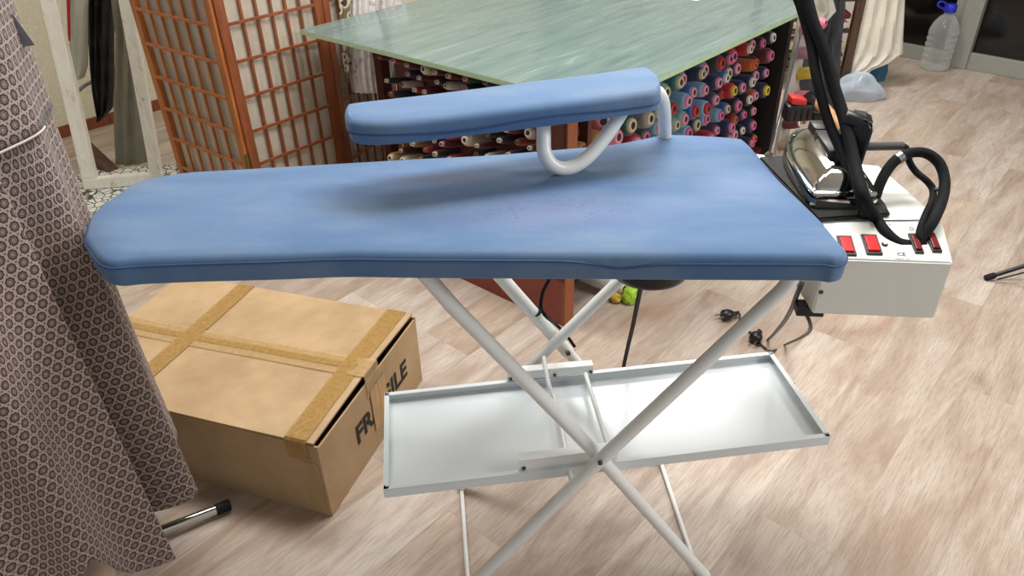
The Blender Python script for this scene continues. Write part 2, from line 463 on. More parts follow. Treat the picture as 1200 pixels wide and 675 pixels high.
def drape(bm, rows, Y, depth, folds=4, amp=0.25, seg=48, ph=0.0, tilt=(0, 1, 0)):
    """hanging cloth: rows of (xl, xr, y) as seen, at distance Y; closed folded tube"""
    rings = []
    for j, (xl, xr, y) in enumerate(rows):
        yy = Y[j] if isinstance(Y, (list, tuple)) else Y
        L, R = ony(xl, y, yy), ony(xr, y, yy); c = (L + R) / 2; u = (R - L) / 2
        ring = []
        for k in range(seg):
            a = 2 * PI * k / seg
            f = 1 + amp * math.sin(folds * 2 * PI * (0.5 + 0.5 * math.cos(a)) + ph + 0.25 * j)
            ring.append(c + u * math.cos(a) + Vector((0, 1, 0)) * depth * 0.5 * math.sin(a) * f)
        rings.append(ring)
    loft(bm, rings)
def interp_rows(rows, n=4):
    out = []
    for a, b in zip(rows, rows[1:]):
        for k in range(n): out.append(tuple(x + (y - x) * k / n for x, y in zip(a, b)))
    return out + [rows[-1]]
def text_mesh(name, body, size, origin, xdir, ydir, m, parent, depth=0.0008, bold=0.0):
    cu = bpy.data.curves.new(name, 'FONT'); cu.body = body; cu.size = size; cu.extrude = depth / 2; cu.offset = bold
    to = bpy.data.objects.new(name + '_src', cu); COL.objects.link(to)
    dg = bpy.context.evaluated_depsgraph_get(); dg.update()
    me = bpy.data.meshes.new_from_object(to.evaluated_get(dg))
    bpy.data.objects.remove(to)
    x = Vector(xdir).normalized(); y = Vector(ydir); y = (y - y.dot(x) * x).normalized(); z = x.cross(y)
    mt = Matrix((x, y, z)).transposed().to_4x4(); mt.translation = Vector(origin)
    me.transform(mt)
    bm = B(); bm.from_mesh(me); bpy.data.meshes.remove(me)
    return build(name, bm, m, parent)

# ------------------------------------------------------------------ the setting
bm = B(); box(bm, -5.2, 6.2, -1.6, 9.2, -0.05, 0.0); build('floor', bm, M['floor'], kind='structure')
bm = B(); box(bm, -5.2, 6.2, -1.6, 9.2, 2.7, 2.75); build('ceiling', bm, M['ceil'], kind='structure')
WL = Vector((-2.42, 3.84, 0))
def wallbox(p, q, z0, z1, th, n):
    bm = B(); d = (q - p)
    abox(bm, (p + q) / 2 + Vector(n) * th / 2 + ZZ * (z0 + z1) / 2, d, n, ZZ, d.length / 2, th / 2, (z1 - z0) / 2); return bm
build('wall_left', wallbox(WL - GA * 2.6, WL + GA * 4.1, 0, 2.7, 0.08, GB), M['stucco'], kind='structure')
build('baseboard_left', wallbox(WL - GA * 2.6, WL + GA * 4.1, 0, 0.06, 0.012, -GB), M['shoji2'], kind='structure')
DW = onz(1200, 94, 0)
DB = (onz(1200, 94, 0) - onz(1115, 77.6, 0)); DB.z = 0; DB.normalize()      # towards the right along the glass wall
DN = Vector((-DB.y, DB.x, 0))
if DN.y < 0: DN = -DN
dl = onz(1112, 77.2, 0)                                                    # foot of the door post
build('wall_back', wallbox(dl - DB * 0.62, dl - DB * 5.6, 0, 2.7, 0.08, DN), M['wallw'], kind='structure')
# sliding glass door: root mesh is the outer frame
def dbar(bm, s0, s1, z0, z1, d0, d1):
    p = dl + DB * s0; q = dl + DB * s1
    abox(bm, (p + q) / 2 + DN * (d0 + d1) / 2 + ZZ * (z0 + z1) / 2, DB, DN, ZZ, (s1 - s0) / 2, (d1 - d0) / 2, (z1 - z0) / 2, 0.004)
for n, (s0, s1) in enumerate(((-0.60, 0.0), (0.0, 1.9))):
    bm = B()
    dbar(bm, s0, s1, 0, 0.10 if n else 0.085, 0, 0.06); dbar(bm, s0, s1, 2.2, 2.3, 0, 0.06)
    dbar(bm, s0 + (0.0 if n else 0.0), s0 + (0.10 if n else 0.06), 0.0, 2.3, -0.02 if n else 0, 0.06)
    dbar(bm, s1 - 0.06, s1, 0.09, 2.3, 0.001, 0.06)
    d = build('door_%d' % (n + 1), bm, M['alu'], root=dl, kind='structure')
    bm = B(); dbar(bm, s0 + 0.03, s1 - 0.03, 0.07, 2.25, 0.025, 0.04); build('pane', bm, M['darkglass'], d)

# ------------------------------------------------------------------ ironing table
TB = 0.90
root_xy = onz(640, 330, 0); IR = Vector((0.05, 1.1, 0.0))
it = thing('ironing_table', IR, 'folding ironing table with worn blue cotton cover on white tubular crossed legs', 'ironing table')
UA = Vector((math.sin(math.radians(84.5)), math.cos(math.radians(84.5)), 0))    # its long axis
VA = Vector((-UA.y, UA.x, 0))
out_px = [(124, 313), (104, 292), (101, 279), (110, 254), (134, 235), (158, 220), (192, 211), (227, 206), (295, 202), (397, 196), (500, 190), (570, 186.5),
          (625, 182), (672, 178), (714, 174), (748, 168), (779, 162.5), (830, 164), (866, 167), (875, 171), (885, 182), (913, 215), (957, 258), (983, 288), (992, 298), (990, 306), (978, 309.5),
          (957, 310), (870, 308.5), (783, 306.5), (757, 311), (731, 314), (700, 310), (675, 306), (632, 302), (560, 301), (480, 301.5), (400, 304), (320, 307), (227, 309.5), (165, 312)]
ZS = 0.892
out = []
for (x, y) in out_px:
    out.append(onz(x, y, ZS))
# the front seam waviness is drawn by the piping; the shell itself keeps a straight edge
shell = []
for (x, y), p in zip(out_px, out):
    if y > 300 and 430 < x < 975: p = onz(x, 304.5 + 0.0055 * (x - 430), ZS)
    shell.append(p)
shell = smooth_path(shell, 5, True)
def inset(ring, d, z):
    n = len(ring); res = []
    for i in range(n):
        t = (ring[(i + 2) % n] - ring[i - 2]); nn = Vector((-t.y, t.x, 0)).normalized()
        res.append(Vector((ring[i].x, ring[i].y, z)) + nn * d)
    return res
area2 = sum(shell[i].x * shell[(i + 1) % len(shell)].y - shell[(i + 1) % len(shell)].x * shell[i].y for i in range(len(shell)))
sg = 1 if area2 > 0 else -1
bm = B()
axis0 = Vector((-0.45, 1.08, 0)); axis1 = Vector((0.36, 1.12, 0))
def toward(ring, f, z):
    res = []
    for p in ring:
        t = max(0, min(1, (p - axis0).dot(axis1 - axis0) / (axis1 - axis0).length_squared)); t = max(0, min(1, t))
        c = axis0.lerp(axis1, t); c = Vector((c.x, c.y, 0)); w = Vector((p.x, p.y, 0)).lerp(c, f); res.append(Vector((w.x, w.y, z)))
    return res
rings = [inset(shell, sg * 0.03, 0.858), inset(shell, sg * 0.004, 0.8585), inset(shell, sg * 0.0, 0.862), inset(shell, -sg * 0.001, 0.878), [Vector(p) for p in shell],
         inset(shell, sg * 0.0035, 0.8985), inset(shell, sg * 0.010, 0.903), toward(shell, 0.22, 0.9045), toward(shell, 0.55, 0.905), toward(shell, 0.93, 0.905)]
loft(bm, rings)
build('cover', bm, M['cover'], it, smooth=True)
seam = smooth_path([p + Vector((0, 0, 0.0)) for p in out], 5, True)
# piping follows the seam: on the front edge the dips run down the side panel
pip = []
for p, s in zip(seam, shell):
    pip.append(Vector((s.x, s.y, ZS - max(0.0, (s - p).length * 0.0))))
dip = lambda x: 0.010 * math.exp(-((x - 0.155) / 0.045) ** 2)
sh2 = inset(shell, -sg * 0.0005, ZS)
pip = [Vector((p.x, p.y, ZS - (dip(p.x) + max(0, min(1, (p.x - 0.13) / 0.1)) * 0.004 if p.y < 1.0 else 0))) for p in sh2]
bm = B(); tube(bm, pip, 0.0022, 6, True); build('piping', bm, simple('deep_blue_piping', rgb(52, 78, 124), 0.8), it, smooth=True)
bm = B(); loft(bm, [inset(shell, sg * 0.03, 0.846), inset(shell, sg * 0.03, 0.8585)]); build('board_base', bm, M['darkgrey'], it)
# vacuum motor under the board
c = ony(768, 322, 1.02); c.z = 0.834; c -= UA * 0.012
bm = B(); lathe(bm, [(0.02, -0.028), (0.05, -0.026), (0.062, -0.018), (0.066, -0.008), (0.066, 0.026)], c, seg=32); build('vacuum_motor', bm, M['black'], it, smooth=True)

# legs: near pair and far pair, pivoting on a bolt
npv = ony(705, 530, 1.0); fpv = ony(668, 392, 1.345)
def inplane(x, y, p): return onv(x, y, p, UA)
RL = 0.0125
def leg(points, m=M['white'], foot=True, r=RL, bend=True):
    bm = B(); tube(bm, points, r, 14); return build('leg', bm, m, it, smooth=True)
def to_floor(p, q, z=0.012):
    d = q - p; return p + d * ((z - p.z) / d.z)
off = -VA * 0.014
# near leg falling to the right
a0 = inplane(517, 345, npv); a1 = inplane(700, 533, npv); a2 = inplane(820, 668, npv)
top = Vector((a0.x, a0.y, 0.845)) + UA * (-0.012)
leg(smooth_path([Vector((a0.x - 0.024, a0.y, 0.850)), Vector((a0.x - 0.012, a0.y, a0.z + 0.022)), a0 + (a1 - a0) * 0.06], 4) + [a0 + (a1 - a0) * 0.2, a1, a2, to_floor(a1, a2)])
nb = npv + off * 2; b0 = inplane(911, 345, nb); b1 = inplane(707, 535.5, nb); b2 = inplane(566, 672, nb)
topb = Vector((b0.x, b0.y, 0.845)) + UA * 0.02 + VA * 0.02
leg(smooth_path([Vector((b0.x + 0.026, b0.y, 0.850)), Vector((b0.x + 0.014, b0.y, b0.z + 0.022)), b0 + (b1 - b0) * 0.06], 4) + [b0 + (b1 - b0) * 0.2, b1, b2, to_floor(b1, b2)])
fb = fpv - off; c0 = inplane(596, 335, fb); c1 = inplane(690, 440, fb)
ct = c1 + (c0 - c1) * ((0.845 - c1.z) / (c0 - c1).z)
leg([ct, c1, to_floor(ct, c1)])
fd = fpv + off; d0 = inplane(716, 338, fd); d1 = inplane(618, 433, fd)
dt = d1 + (d0 - d1) * ((0.845 - d1.z) / (d0 - d1).z)
leg([dt, d1, onz(541, 570, 0.012)])
for (xa, ya), (xb, yb) in (((541, 572), (549, 692)), ((772, 535), (812, 655))):
    p, q = onz(xa, ya, 0.007), onz(xb, yb, 0.007)
    bm = B(); rod(bm, p, q + (q - p) * 0.12, 0.0055, 10); build('foot_stretcher', bm, M['white'], it, smooth=True)
# leg sleeve seam on the far leg (thicker upper tube) and bolts
bm = B(); rod(bm, ct, c0.lerp(c1, 0.72), 0.0150, 14); build('leg_sleeve', bm, M['white'], it, smooth=True)
ab = inplane(703, 541, nb + off)
bm = B(); lathe(bm, [(0.0045, 0), (0.0045, 0.005), (0.003, 0.0065)], ab, -VA, 10); build('pivot_bolt', bm, M['screw'], it)
bb = inplane(665, 411, fpv) - off * 0.2 - VA * 0.0
bm = B(); lathe(bm, [(0.0055, -0.004), (0.0055, 0.003), (0.004, 0.0045)], bb - VA * 0.012, -VA, 10); build('pivot_bolt', bm, M['screw'], it)

# tray shelf
TZ = 0.365
tc = [onz(452, 462, TZ + 0.02), onz(905, 412, TZ + 0.02), onz(972, 513, TZ + 0.02), onz(449, 573, TZ + 0.02)]
cen = sum(tc, Vector()) / 4
TU = ((tc[1] - tc[0]) + (tc[2] - tc[3])).normalized(); TV = Vector((-TU.y, TU.x, 0))
hu = ((tc[1] - tc[0]).length + (tc[2] - tc[3]).length) / 4; hv = ((tc[0] - tc[3]).dot(TV) + (tc[1] - tc[2]).dot(TV)) / 4
cen.z = TZ
def tp(u, v, z=0): return cen + TU * u + TV * v + ZZ * z
bm = B()
abox(bm, tp(0, 0, -0.0), TU, TV, ZZ, hu, hv, 0.0012)
for s in (-1, 1):
    abox(bm, tp(0, s * hv, 0.010), TU, TV, ZZ, hu, 0.001, 0.011)
    abox(bm, tp(s * hu, 0, 0.010), TU, TV, ZZ, 0.001, hv, 0.011)
    abox(bm, tp(0, s * (hv - 0.004), 0.021), TU, TV, ZZ, hu, 0.005, 0.0008)
    abox(bm, tp(s * (hu - 0.004), 0, 0.021), TU, TV, ZZ, 0.005, hv, 0.0008)
tr = build('tray', bm, M['tray'], it)
for su in (-1, 1):
    for sv in (-1, 1):
        bm = B(); lathe(bm, [(0.0028, 0), (0.0028, 0.002)], tp(su * (hu - 0.006), sv * (hv - 0.006), 0.0215), ZZ, 8); build('rivet', bm, M['steel'], tr)
def tpx(x, y, z):
    p = onz(x, y, z); return p
# channel brackets that hang the tray on the legs
f0, f1 = tpx(594, 441, TZ + 0.035), tpx(695, 432, TZ + 0.035)
bm = B(); bar(bm, f0, f1, 0.004, 0.022); bar(bm, f0 + VA * 0.008 + ZZ * 0.01, f1 + VA * 0.008 + ZZ * 0.01, 0.018, 0.003)
br = build('tray_bracket', bm, M['white'], it)
for t in (0.04, 0.55, 0.97):
    p = f0.lerp(f1, t) - VA * 0.002 - ZZ * 0.006
    bm = B(); lathe(bm, [(0.004, 0), (0.004, 0.003)], p, -VA, 8); build('screw', bm, M['screw'], br)
n0, n1 = tpx(607, 541, TZ + 0.034), tpx(722, 527, TZ + 0.034)
bm = B(); bar(bm, n0 - VA * 0.009, n1 - VA * 0.009, 0.003, 0.024); bar(bm, n0 + ZZ * 0.011, n1 + ZZ * 0.011, 0.02, 0.003)
br = build('tray_bracket', bm, M['white'], it)
p = n0.lerp(n1, 0.05) - VA * 0.0105 - ZZ * 0.007
bm = B(); lathe(bm, [(0.004, 0), (0.004, 0.003)], p, -VA, 8); build('screw', bm, M['screw'], br)
for pts in ([(686, 438, 0.03), (712, 521, 0.03)], [(637, 418, 0.06), (643, 450, 0.03), (652, 475, 0.012), (667, 552, 0.012), (670, 560, 0.01)]):
    bm = B(); tube(bm, smooth_path([tpx(x, y, TZ + z) for x, y, z in pts], 5), 0.0048, 10); build('cross_rod', bm, M['white'], it, smooth=True)
# sleeve arm: padded board on a bent tube
AZ = 1.03
pad_px = [(404, 137), (406, 131), (415, 127), (500, 117), (600, 104), (700, 91), (745, 84), (757, 83.5), (768, 92), (774, 101), (770, 112), (740, 117), (660, 128), (560, 140), (470, 150), (425, 151), (408, 147)]
padw = smooth_path([onz(x, y, AZ) for x, y in pad_px], 5, True)
a2_ = sum(padw[i].x * padw[(i + 1) % len(padw)].y - padw[(i + 1) % len(padw)].x * padw[i].y for i in range(len(padw)))
ps = 1 if a2_ > 0 else -1
pc = sum(padw, Vector()) / len(padw); pax = (onz(765, 100, AZ) - onz(412, 139, AZ)).normalized()
def ptow(f, z):
    res = []
    for p in padw:
        t = max(-0.24, min(0.24, (p - pc).dot(pax))); c = pc + pax * t; w = p.lerp(c, f); res.append(Vector((w.x, w.y, z)))
    return res
bm = B()
loft(bm, [ptow(0.5, AZ - 0.0305), ptow(0.16, AZ - 0.030), ptow(0.10, AZ - 0.028), ptow(0.02, AZ - 0.014), [Vector(p) for p in padw], ptow(0.05, AZ + 0.006), ptow(0.16, AZ + 0.011), ptow(0.5, AZ + 0.013), ptow(0.95, AZ + 0.013)])
sm = build('sleeve_board', bm, M['cover_pad'], it, smooth=True)
bm = B(); tube(bm, [Vector((p.x, p.y, AZ - 0.013 + 0.003 * math.sin(p.x * 22))) for p in ptow(0.012, AZ)], 0.0017, 6, True)
build('piping', bm, bpy.data.materials['deep_blue_piping'], sm, smooth=True)
L0 = ony(637, 138, 1.225); 
U = [Vector((L0.x, L0.y, AZ - 0.034)), ony(637, 160, 1.215), ony(638, 178, 1.20), ony(646, 192, 1.195), ony(659, 197.5, 1.20), ony(675, 194, 1.21), ony(692, 181, 1.225), ony(712, 157, 1.25), ony(731, 134, 1.27)]
U[-1].z = AZ - 0.034
bm = B(); tube(bm, smooth_path(U, 6), 0.0125, 16); build('sleeve_support_tube', bm, M['white'], it, smooth=True)
Rr = [ony(752, 113, 1.285), ony(764, 106, 1.30), ony(774, 113, 1.315), ony(778, 128, 1.33), ony(779, 150, 1.355), ony(779, 172, 1.368)]
Rr[0].z = AZ - 0.028
Rr += [Rr[-1] + Vector((0, 0, -0.03))]
bm = B(); tube(bm, smooth_path(Rr, 6), 0.0125, 16); build('sleeve_support_tube', bm, M['white'], it, smooth=True)
bm = B(); lathe(bm, [(0.006, 0), (0.006, 0.012)], ony(708, 142, 1.24), (-0.3, -1, 0.2), 10); build('clamp_knob', bm, M['black'], it)

# ------------------------------------------------------------------ steam generator
GZ = 0.866
gr_ = thing('steam_generator', onz(1040, 250, 0.75), 'cream steel steam generator box with red switches at the blue board right end', 'steam generator')
gA = onz(880, 179.5, GZ); gB = onz(1030, 194, GZ); gC = onz(1104, 258, GZ); gD = onz(950, 259.5, GZ)
gE = onz(1117, 308, GZ - 0.022); gF = onz(967, 303, GZ - 0.022)
gF = gF; hgt = 0.105
top = [gA, gB, gC, gE, gF, gD]
bm = B()
tv = [bm.verts.new(p) for p in top]
zb = GZ - 0.022 - hgt
bv = [bm.verts.new((p.x, p.y, zb)) for p in top]
bm.faces.new((tv[0], tv[1], tv[2], tv[5])); bm.faces.new((tv[5], tv[2], tv[3], tv[4]))
for i in range(6):
    j = (i + 1) % 6; bm.faces.new((tv[i], tv[j], bv[j], bv[i]))
bm.faces.new(bv[::-1])
bmesh.ops.bevel(bm, geom=[e for e in bm.edges], offset=0.0025, segments=2, affect='EDGES')
build('casing', bm, M['gen'], gr_, smooth=True)
PX = (gE - gF).normalized(); PY = ((gD - gF) + (gC - gE)).normalized(); PY = (PY - PY.dot(PX) * PX).normalized(); PN = PX.cross(PY)
def onpanel(x, y):
    r = ray(x, y); return EYE + r * ((gF - EYE).dot(PN) / r.dot(PN))
def switch(xl, yt, xr, yb, lit):
    c = onpanel((xl + xr) / 2, (yt + yb) / 2)
    w = (onpanel(xr, (yt + yb) / 2) - onpanel(xl, (yt + yb) / 2)).length / 2 * 0.92
    h = abs((onpanel((xl + xr) / 2, yt) - onpanel((xl + xr) / 2, yb)).dot(PY)) / 2
    bm = B(); abox(bm, c + PN * 0.001, PX, PY, PN, w, h, 0.0025, 0.0008)
    s = build('rocker_switch', bm, M['black'], gr_)
    bm = B()
    n2 = (PN + PY * 0.12).normalized()
    abox(bm, c + PN * 0.0035, PX, PY, PN, w * 0.72, h * 0.74, 0.003, 0.001)
    k = build('rocker', bm, M['switch'] if lit else M['switch_off'], s)
    k['label'] = 'glowing red rocker' if lit else 'dark red rocker'
switch(982, 277.5, 1001, 300, True); switch(1011, 276, 1031, 299, True)
switch(1067.5, 275, 1078.5, 297.5, False); switch(1087.5, 274, 1099.5, 296, False)
c = onpanel(1036.5, 287)
bm = B(); lathe(bm, [(0.0048, 0), (0.0048, 0.002), (0.0036, 0.003)], c, PN, 16); kb = build('indicator', bm, M['black'], gr_)
bm = B(); abox(bm, c + PN * 0.0033, PX, PY, PN, 0.0022, 0.0016, 0.0004); build('indicator_mark', bm, M['paper'], kb)
text_mesh('approval_lettering', 'CE', 0.011, onpanel(1052, 300), PX, PY, M['print'], gr_, bold=0.0003)
text_mesh('origin_lettering', 'MADE IN ITALY', 0.0036, onpanel(1048.5, 304), PX, PY, M['greyprint'], gr_)
# printed pictograms over the switches
bm = B()
pc0 = onpanel(987, 272)
tube(bm, smooth_path([pc0 + PX * x + PY * y + PN * 0.0005 for x, y in ((-0.006, 0), (-0.003, 0.004), (0.003, 0.0035), (0.007, 0.0), (0.006, -0.001), (-0.006, -0.001))], 4, True), 0.0004, 4, True)
build('pictogram', bm, M['greyprint'], gr_)
bm = B(); abox(bm, pc0 - PY * 0.003 + PN * 0.0006, PX, PY, PN, 0.003, 0.0006, 0.0003); build('pictogram', bm, M['red'], gr_)
bm = B(); pc1 = onpanel(1068, 268)
tube(bm, smooth_path([pc1 + PX * x + PY * y + PN * 0.0005 for x, y in ((-0.002, -0.003), (-0.0025, 0.002), (0.0, 0.004), (0.0025, 0.001), (0.002, -0.003))], 4, True), 0.0004, 4, True)
build('pictogram', bm, M['greyprint'], gr_)
sc = ony(963, 342, gF.y - 0.0) 
bm = B(); lathe(bm, [(0.0035, 0), (0.0035, 0.002)], onv(962, 342, gF, (gE - gF)), -Vector((-PX.y, PX.x, 0)), 10); build('screw', bm, M['screw'], gr_)
# rear steel hinge plate joins it to the board
bm = B(); abox(bm, (gA + gD) / 2 - UA * 0.04 + ZZ * (-0.045), (gD - gA), UA, ZZ, 0.09, 0.05, 0.006, 0.001); build('mounting_plate', bm, M['steel'], gr_)
# two black bakelite feet and the cable gland underneath
bm = B(); q = onv(950, 376, gF, (gE - gF)); abox(bm, Vector((gF.x + 0.006, gF.y + 0.028, zb - 0.008)), PX, (-PX.y, PX.x, 0), ZZ, 0.022, 0.014, 0.0085, 0.002); build('foot', bm, M['black'], gr_)
bm = B(); abox(bm, Vector((gE.x - 0.06, gE.y + 0.06, zb - 0.004)), PX, (-PX.y, PX.x, 0), ZZ, 0.01, 0.01, 0.0045, 0.001); build('foot', bm, M['black'], gr_)

# iron rest mat
mz = GZ + 0.0005
mp = [onz(888, 188, mz), onz(957, 261, mz), onz(1043, 255, mz), onz(1036, 244, mz), onz(990, 186, mz), onz(975, 182, mz)]
MI = (mp[0] + mp[2]) / 2
bm = B(); prism(bm, [p + ZZ * 0.0 for p in mp], (0, 0, 0.008))
bmesh.ops.bevel(bm, geom=bm.edges[:], offset=0.003, segments=2, affect='EDGES')
tag(build('iron_rest_mat', bm, M['mat'], root=Vector((MI.x, MI.y, mz))), 'dark ribbed silicone rest mat lying under the chrome iron', 'iron rest')

# ------------------------------------------------------------------ iron
iz = mz + 0.0105
tip = onz(936, 163, iz); hl = onz(951, 245, iz); hr = onz(1026, 241, iz)
heel = (hl + hr) / 2; IA = (tip - heel); IL = IA.length; IA.normalize(); IB = Vector((IA.y, -IA.x, 0))   # IB: to the right
IW = (hr - hl).length / 2 * 1.04
ir = thing('steam_iron', Vector((heel.x, heel.y, mz + 0.008)), 'chrome industrial steam iron with black handle resting beside the blue board', 'iron')
def sole(s, z, k=1.0, f0=0.0, f1=1.0):
    pts = []
    prof = [(0.0, 0.82), (0.02, 0.95), (0.08, 1.0), (0.25, 1.04), (0.45, 1.06), (0.60, 1.0), (0.74, 0.86), (0.86, 0.63), (0.94, 0.40), (0.985, 0.18)]
    prof = [(f0 + (f1 - f0) * t, w) for t, w in prof]
    for t, w in prof: pts.append(heel + IA * IL * t + IB * IW * w * s + ZZ * (z - heel.z))
    pts.append(heel + IA * IL * f1 + ZZ * (z - heel.z))
    for t, w in reversed(prof): pts.append(heel + IA * IL * t - IB * IW * w * s + ZZ * (z - heel.z))
    return pts
bm = B()
loft(bm, [sole(0.97, iz - 0.002), sole(1.0, iz), sole(1.0, iz + 0.011), sole(0.975, iz + 0.014)])
build('soleplate', bm, M['chrome'], ir, smooth=True)
bm = B()
loft(bm, [sole(0.86, iz + 0.013, 1, 0.04, 0.95), sole(0.83, iz + 0.024, 1, 0.05, 0.93), sole(0.72, iz + 0.036, 1, 0.07, 0.88), sole(0.5, iz + 0.047, 1, 0.10, 0.80), sole(0.30, iz + 0.052, 1, 0.16, 0.70)])
build('steam_chamber', bm, M['chrome'], ir, smooth=True)
bm = B(); tube(bm, smooth_path(sole(0.90, iz + 0.020, 1, 0.03, 0.97), 3, True), 0.0045, 8, True); build('chrome_rim', bm, M['chrome'], ir, smooth=True)
for t, s in ((0.30, -1), (0.22, -1), (0.5, 1), (0.1, 1)):
    p = heel + IA * IL * t + IB * IW * 0.99 * s; p.z = iz + 0.006
    bm = B(); lathe(bm, [(0.003, -0.001), (0.003, 0.0025)], p, IB * s, 8); build('screw', bm, M['screw'], ir)
def ip(t, w, h): return heel + IA * IL * t + IB * IW * w + ZZ * (iz + h - heel.z)
# ridge struts from the chamber to the handle
bm = B(); rod(bm, ip(0.55, -0.05, 0.05), ip(0.75, -0.05, 0.028), 0.007, 10); rod(bm, ip(0.3, -0.15, 0.045), ip(0.52, -0.1, 0.052), 0.009, 10); build('chrome_strut', bm, M['chrome'], ir, smooth=True)
# black handle: post, body block and grip knob
bm = B(); abox(bm, ip(0.72, 0.15, 0.052), IA, IB, ZZ, 0.022, 0.016, 0.011, 0.003); abox(bm, ip(0.45, 0.15, 0.056), IA, IB, ZZ, 0.05, 0.020, 0.008, 0.003); build('handle_base', bm, M['black'], ir, smooth=True)
hb0 = [ony(965, 205, heel.y + 0.085), ony(1004, 213, heel.y + 0.06), ony(1024, 152, heel.y + 0.06), ony(1020, 143, heel.y + 0.06), ony(998, 139, heel.y + 0.08), ony(986, 156, heel.y + 0.085)]
bm = B(); prism(bm, [p for p in hb0], Vector((0.02, 0.05, 0.0)))
bmesh.ops.bevel(bm, geom=bm.edges[:], offset=0.005, segments=3, affect='EDGES')
build('handle_body', bm, M['black'], ir, smooth=True)
kp = ony(1004, 143, heel.y + 0.085)
bm = B(); lathe(bm, [(0.011, -0.022), (0.0135, -0.018), (0.0135, 0.018), (0.011, 0.022)], kp, (1, -0.45, -0.35), 18); build('handle_grip', bm, M['black'], ir, smooth=True)
q0, q1 = ony(1008, 172, heel.y + 0.085), ony(1058, 171, heel.y + 0.085)
bm = B(); tube(bm, [q0, q0.lerp(q1, 0.96), q1], 0.0072, 14); hb = build('cable_gland', bm, M['darkgrey'], ir, smooth=True)

# hoses and cords of the iron
yh = heel.y
def hose(name, pts, r, m, label, cat, group=None):
    P = smooth_path([ony(x, y, Y) for x, y, Y in pts], 7)
    bm = B(); tube(bm, P, r, 10)
    return tag(build(name, bm, m, root=P[-1], smooth=True), label, cat, group)
Yp = gF.y + 0.02
h1 = hose('electric_cord', [(1057, 171, yh + 0.085), (1063, 176, yh + 0.085), (1066, 190, yh + 0.08), (1074, 202, yh + 0.07), (1086, 212, yh + 0.05), (1093, 222, yh + 0.03), (1092, 236, yh), (1083, 256, yh - 0.05), (1077, 276, Yp + 0.01), (1079, 283, Yp + 0.005)], 0.0058, M['hose'],
     'thinner black cord curving from the grey iron gland to the right switches', 'cord')
h2 = hose('steam_hose', [(1026, 231, yh + 0.02), (1031, 216, yh + 0.03), (1040, 199, yh + 0.045), (1052, 186, yh + 0.055), (1068, 179, yh + 0.06), (1086, 180, yh + 0.055), (1101, 192, yh + 0.04), (1107, 212, yh + 0.015), (1104, 234, yh - 0.02), (1094, 258, yh - 0.06), (1082, 276, Yp + 0.012), (1074, 287, Yp + 0.004)], 0.0088, M['hose'],
     'thick black steam hose looping from the chrome iron down to the panel', 'hose')
pA, pB = ony(1051, 187, yh + 0.055), ony(1057, 183, yh + 0.058)
bm = B(); tube(bm, [pA, pB], 0.0098, 14); build('hose_clip', bm, M['steel'], h2, smooth=True)
bm = B(); rod(bm, ony(1093, 222, yh + 0.03), ony(1104, 222, yh + 0.01), 0.0035, 8); build('cable_tie', bm, M['steel'], h2, smooth=True)
hose('hanging_hose', [(944, -190, 1.38), (930, -70, 1.36), (929, -20, 1.34), (938, 6, 1.32), (950, 50, 1.29), (957, 92, 1.25), (970, 140, 1.21), (985, 175, 1.17), (1001, 208, 1.12), (1010, 238, yh - 0.03), (1013, 258, Yp + 0.075), (1020, 272, Yp + 0.055), (1033, 274, Yp + 0.045), (1043, 266, Yp + 0.05)], 0.0085, M['hose'],
     'left of the two black hoses hanging down from above the iron', 'hose', None)
hose('hanging_hose', [(962, -190, 1.37), (950, -70, 1.35), (944, -20, 1.33), (951, 20, 1.30), (964, 55, 1.27), (978, 104, 1.23), (990, 142, 1.19), (1001, 190, 1.13), (1012, 230, yh - 0.035), (1026, 256, Yp + 0.06), (1037, 272, Yp + 0.03), (1052, 285, Yp + 0.01), (1068, 288, Yp + 0.006), (1082, 284, Yp + 0.008)], 0.0100, M['hose'],
     'right of the two black hoses, ending bundled at the dark red switch', 'hose', None)
# spring rod that carries the hoses
rb = onz(901, 182, GZ + 0.002)
rr = smooth_path([rb, ony(913, 138, rb.y), ony(927, 86, rb.y), ony(938, 40, rb.y), ony(947, -5, rb.y), ony(951, -60, rb.y), ony(954, -190, rb.y + 0.02)], 6)
hr_ = thing('hose_holder', rb, 'thin silver spring rod holding the black hoses at the board back corner', 'hose holder')
bm = B(); tube(bm, rr, 0.0022, 8); build('rod', bm, M['steel'], hr_, smooth=True)
bm = B(); lathe(bm, [(0.008, -0.003), (0.008, 0.001), (0.004, 0.005)], rb + ZZ * 0.002, ZZ, 12); build('grommet', bm, simple('brown_grommet', rgb(92, 70, 58), 0.6), hr_, smooth=True)

# ------------------------------------------------------------------ power cords
def cable(name, pts, r, m, label, cat='cable'):
    P = smooth_path(pts, 8); bm = B(); tube(bm, P, r, 8)
    return tag(build(name, bm, m, root=P[-1], smooth=True), label, cat)
cable('power_cable', [ony(940, 332, 1.0), ony(934, 345, 1.02), ony(926, 365, 1.1), ony(915, 382, 1.3), onz(900, 398, 0.006), onz(888, 405, 0.006)], 0.0042, M['wire'], 'grey mains cable hanging from the generator to a floor plug', 'cable')
cable('power_cable', [Vector((gF.x, gF.y + 0.04, zb - 0.012)), ony(950, 384, 1.06), ony(940, 395, 1.4), onz(920, 404, 0.006), onz(907, 411, 0.006), onz(900, 414, 0.006), onz(925, 445, 0.006), onz(931, 450, 0.006)], 0.0034, M['wire'], 'thin dark cable trailing on the floor behind the white tray corner', 'cable')
cable('motor_cable', [ony(753, 326, 1.1), ony(749, 345, 1.18), ony(742, 380, 1.30), ony(735, 410, 1.42), ony(730, 435, 1.48), ony(728, 460, 1.50)], 0.0048, M['rubber'], 'straight black cable hanging down from the round motor under the board', 'cable')
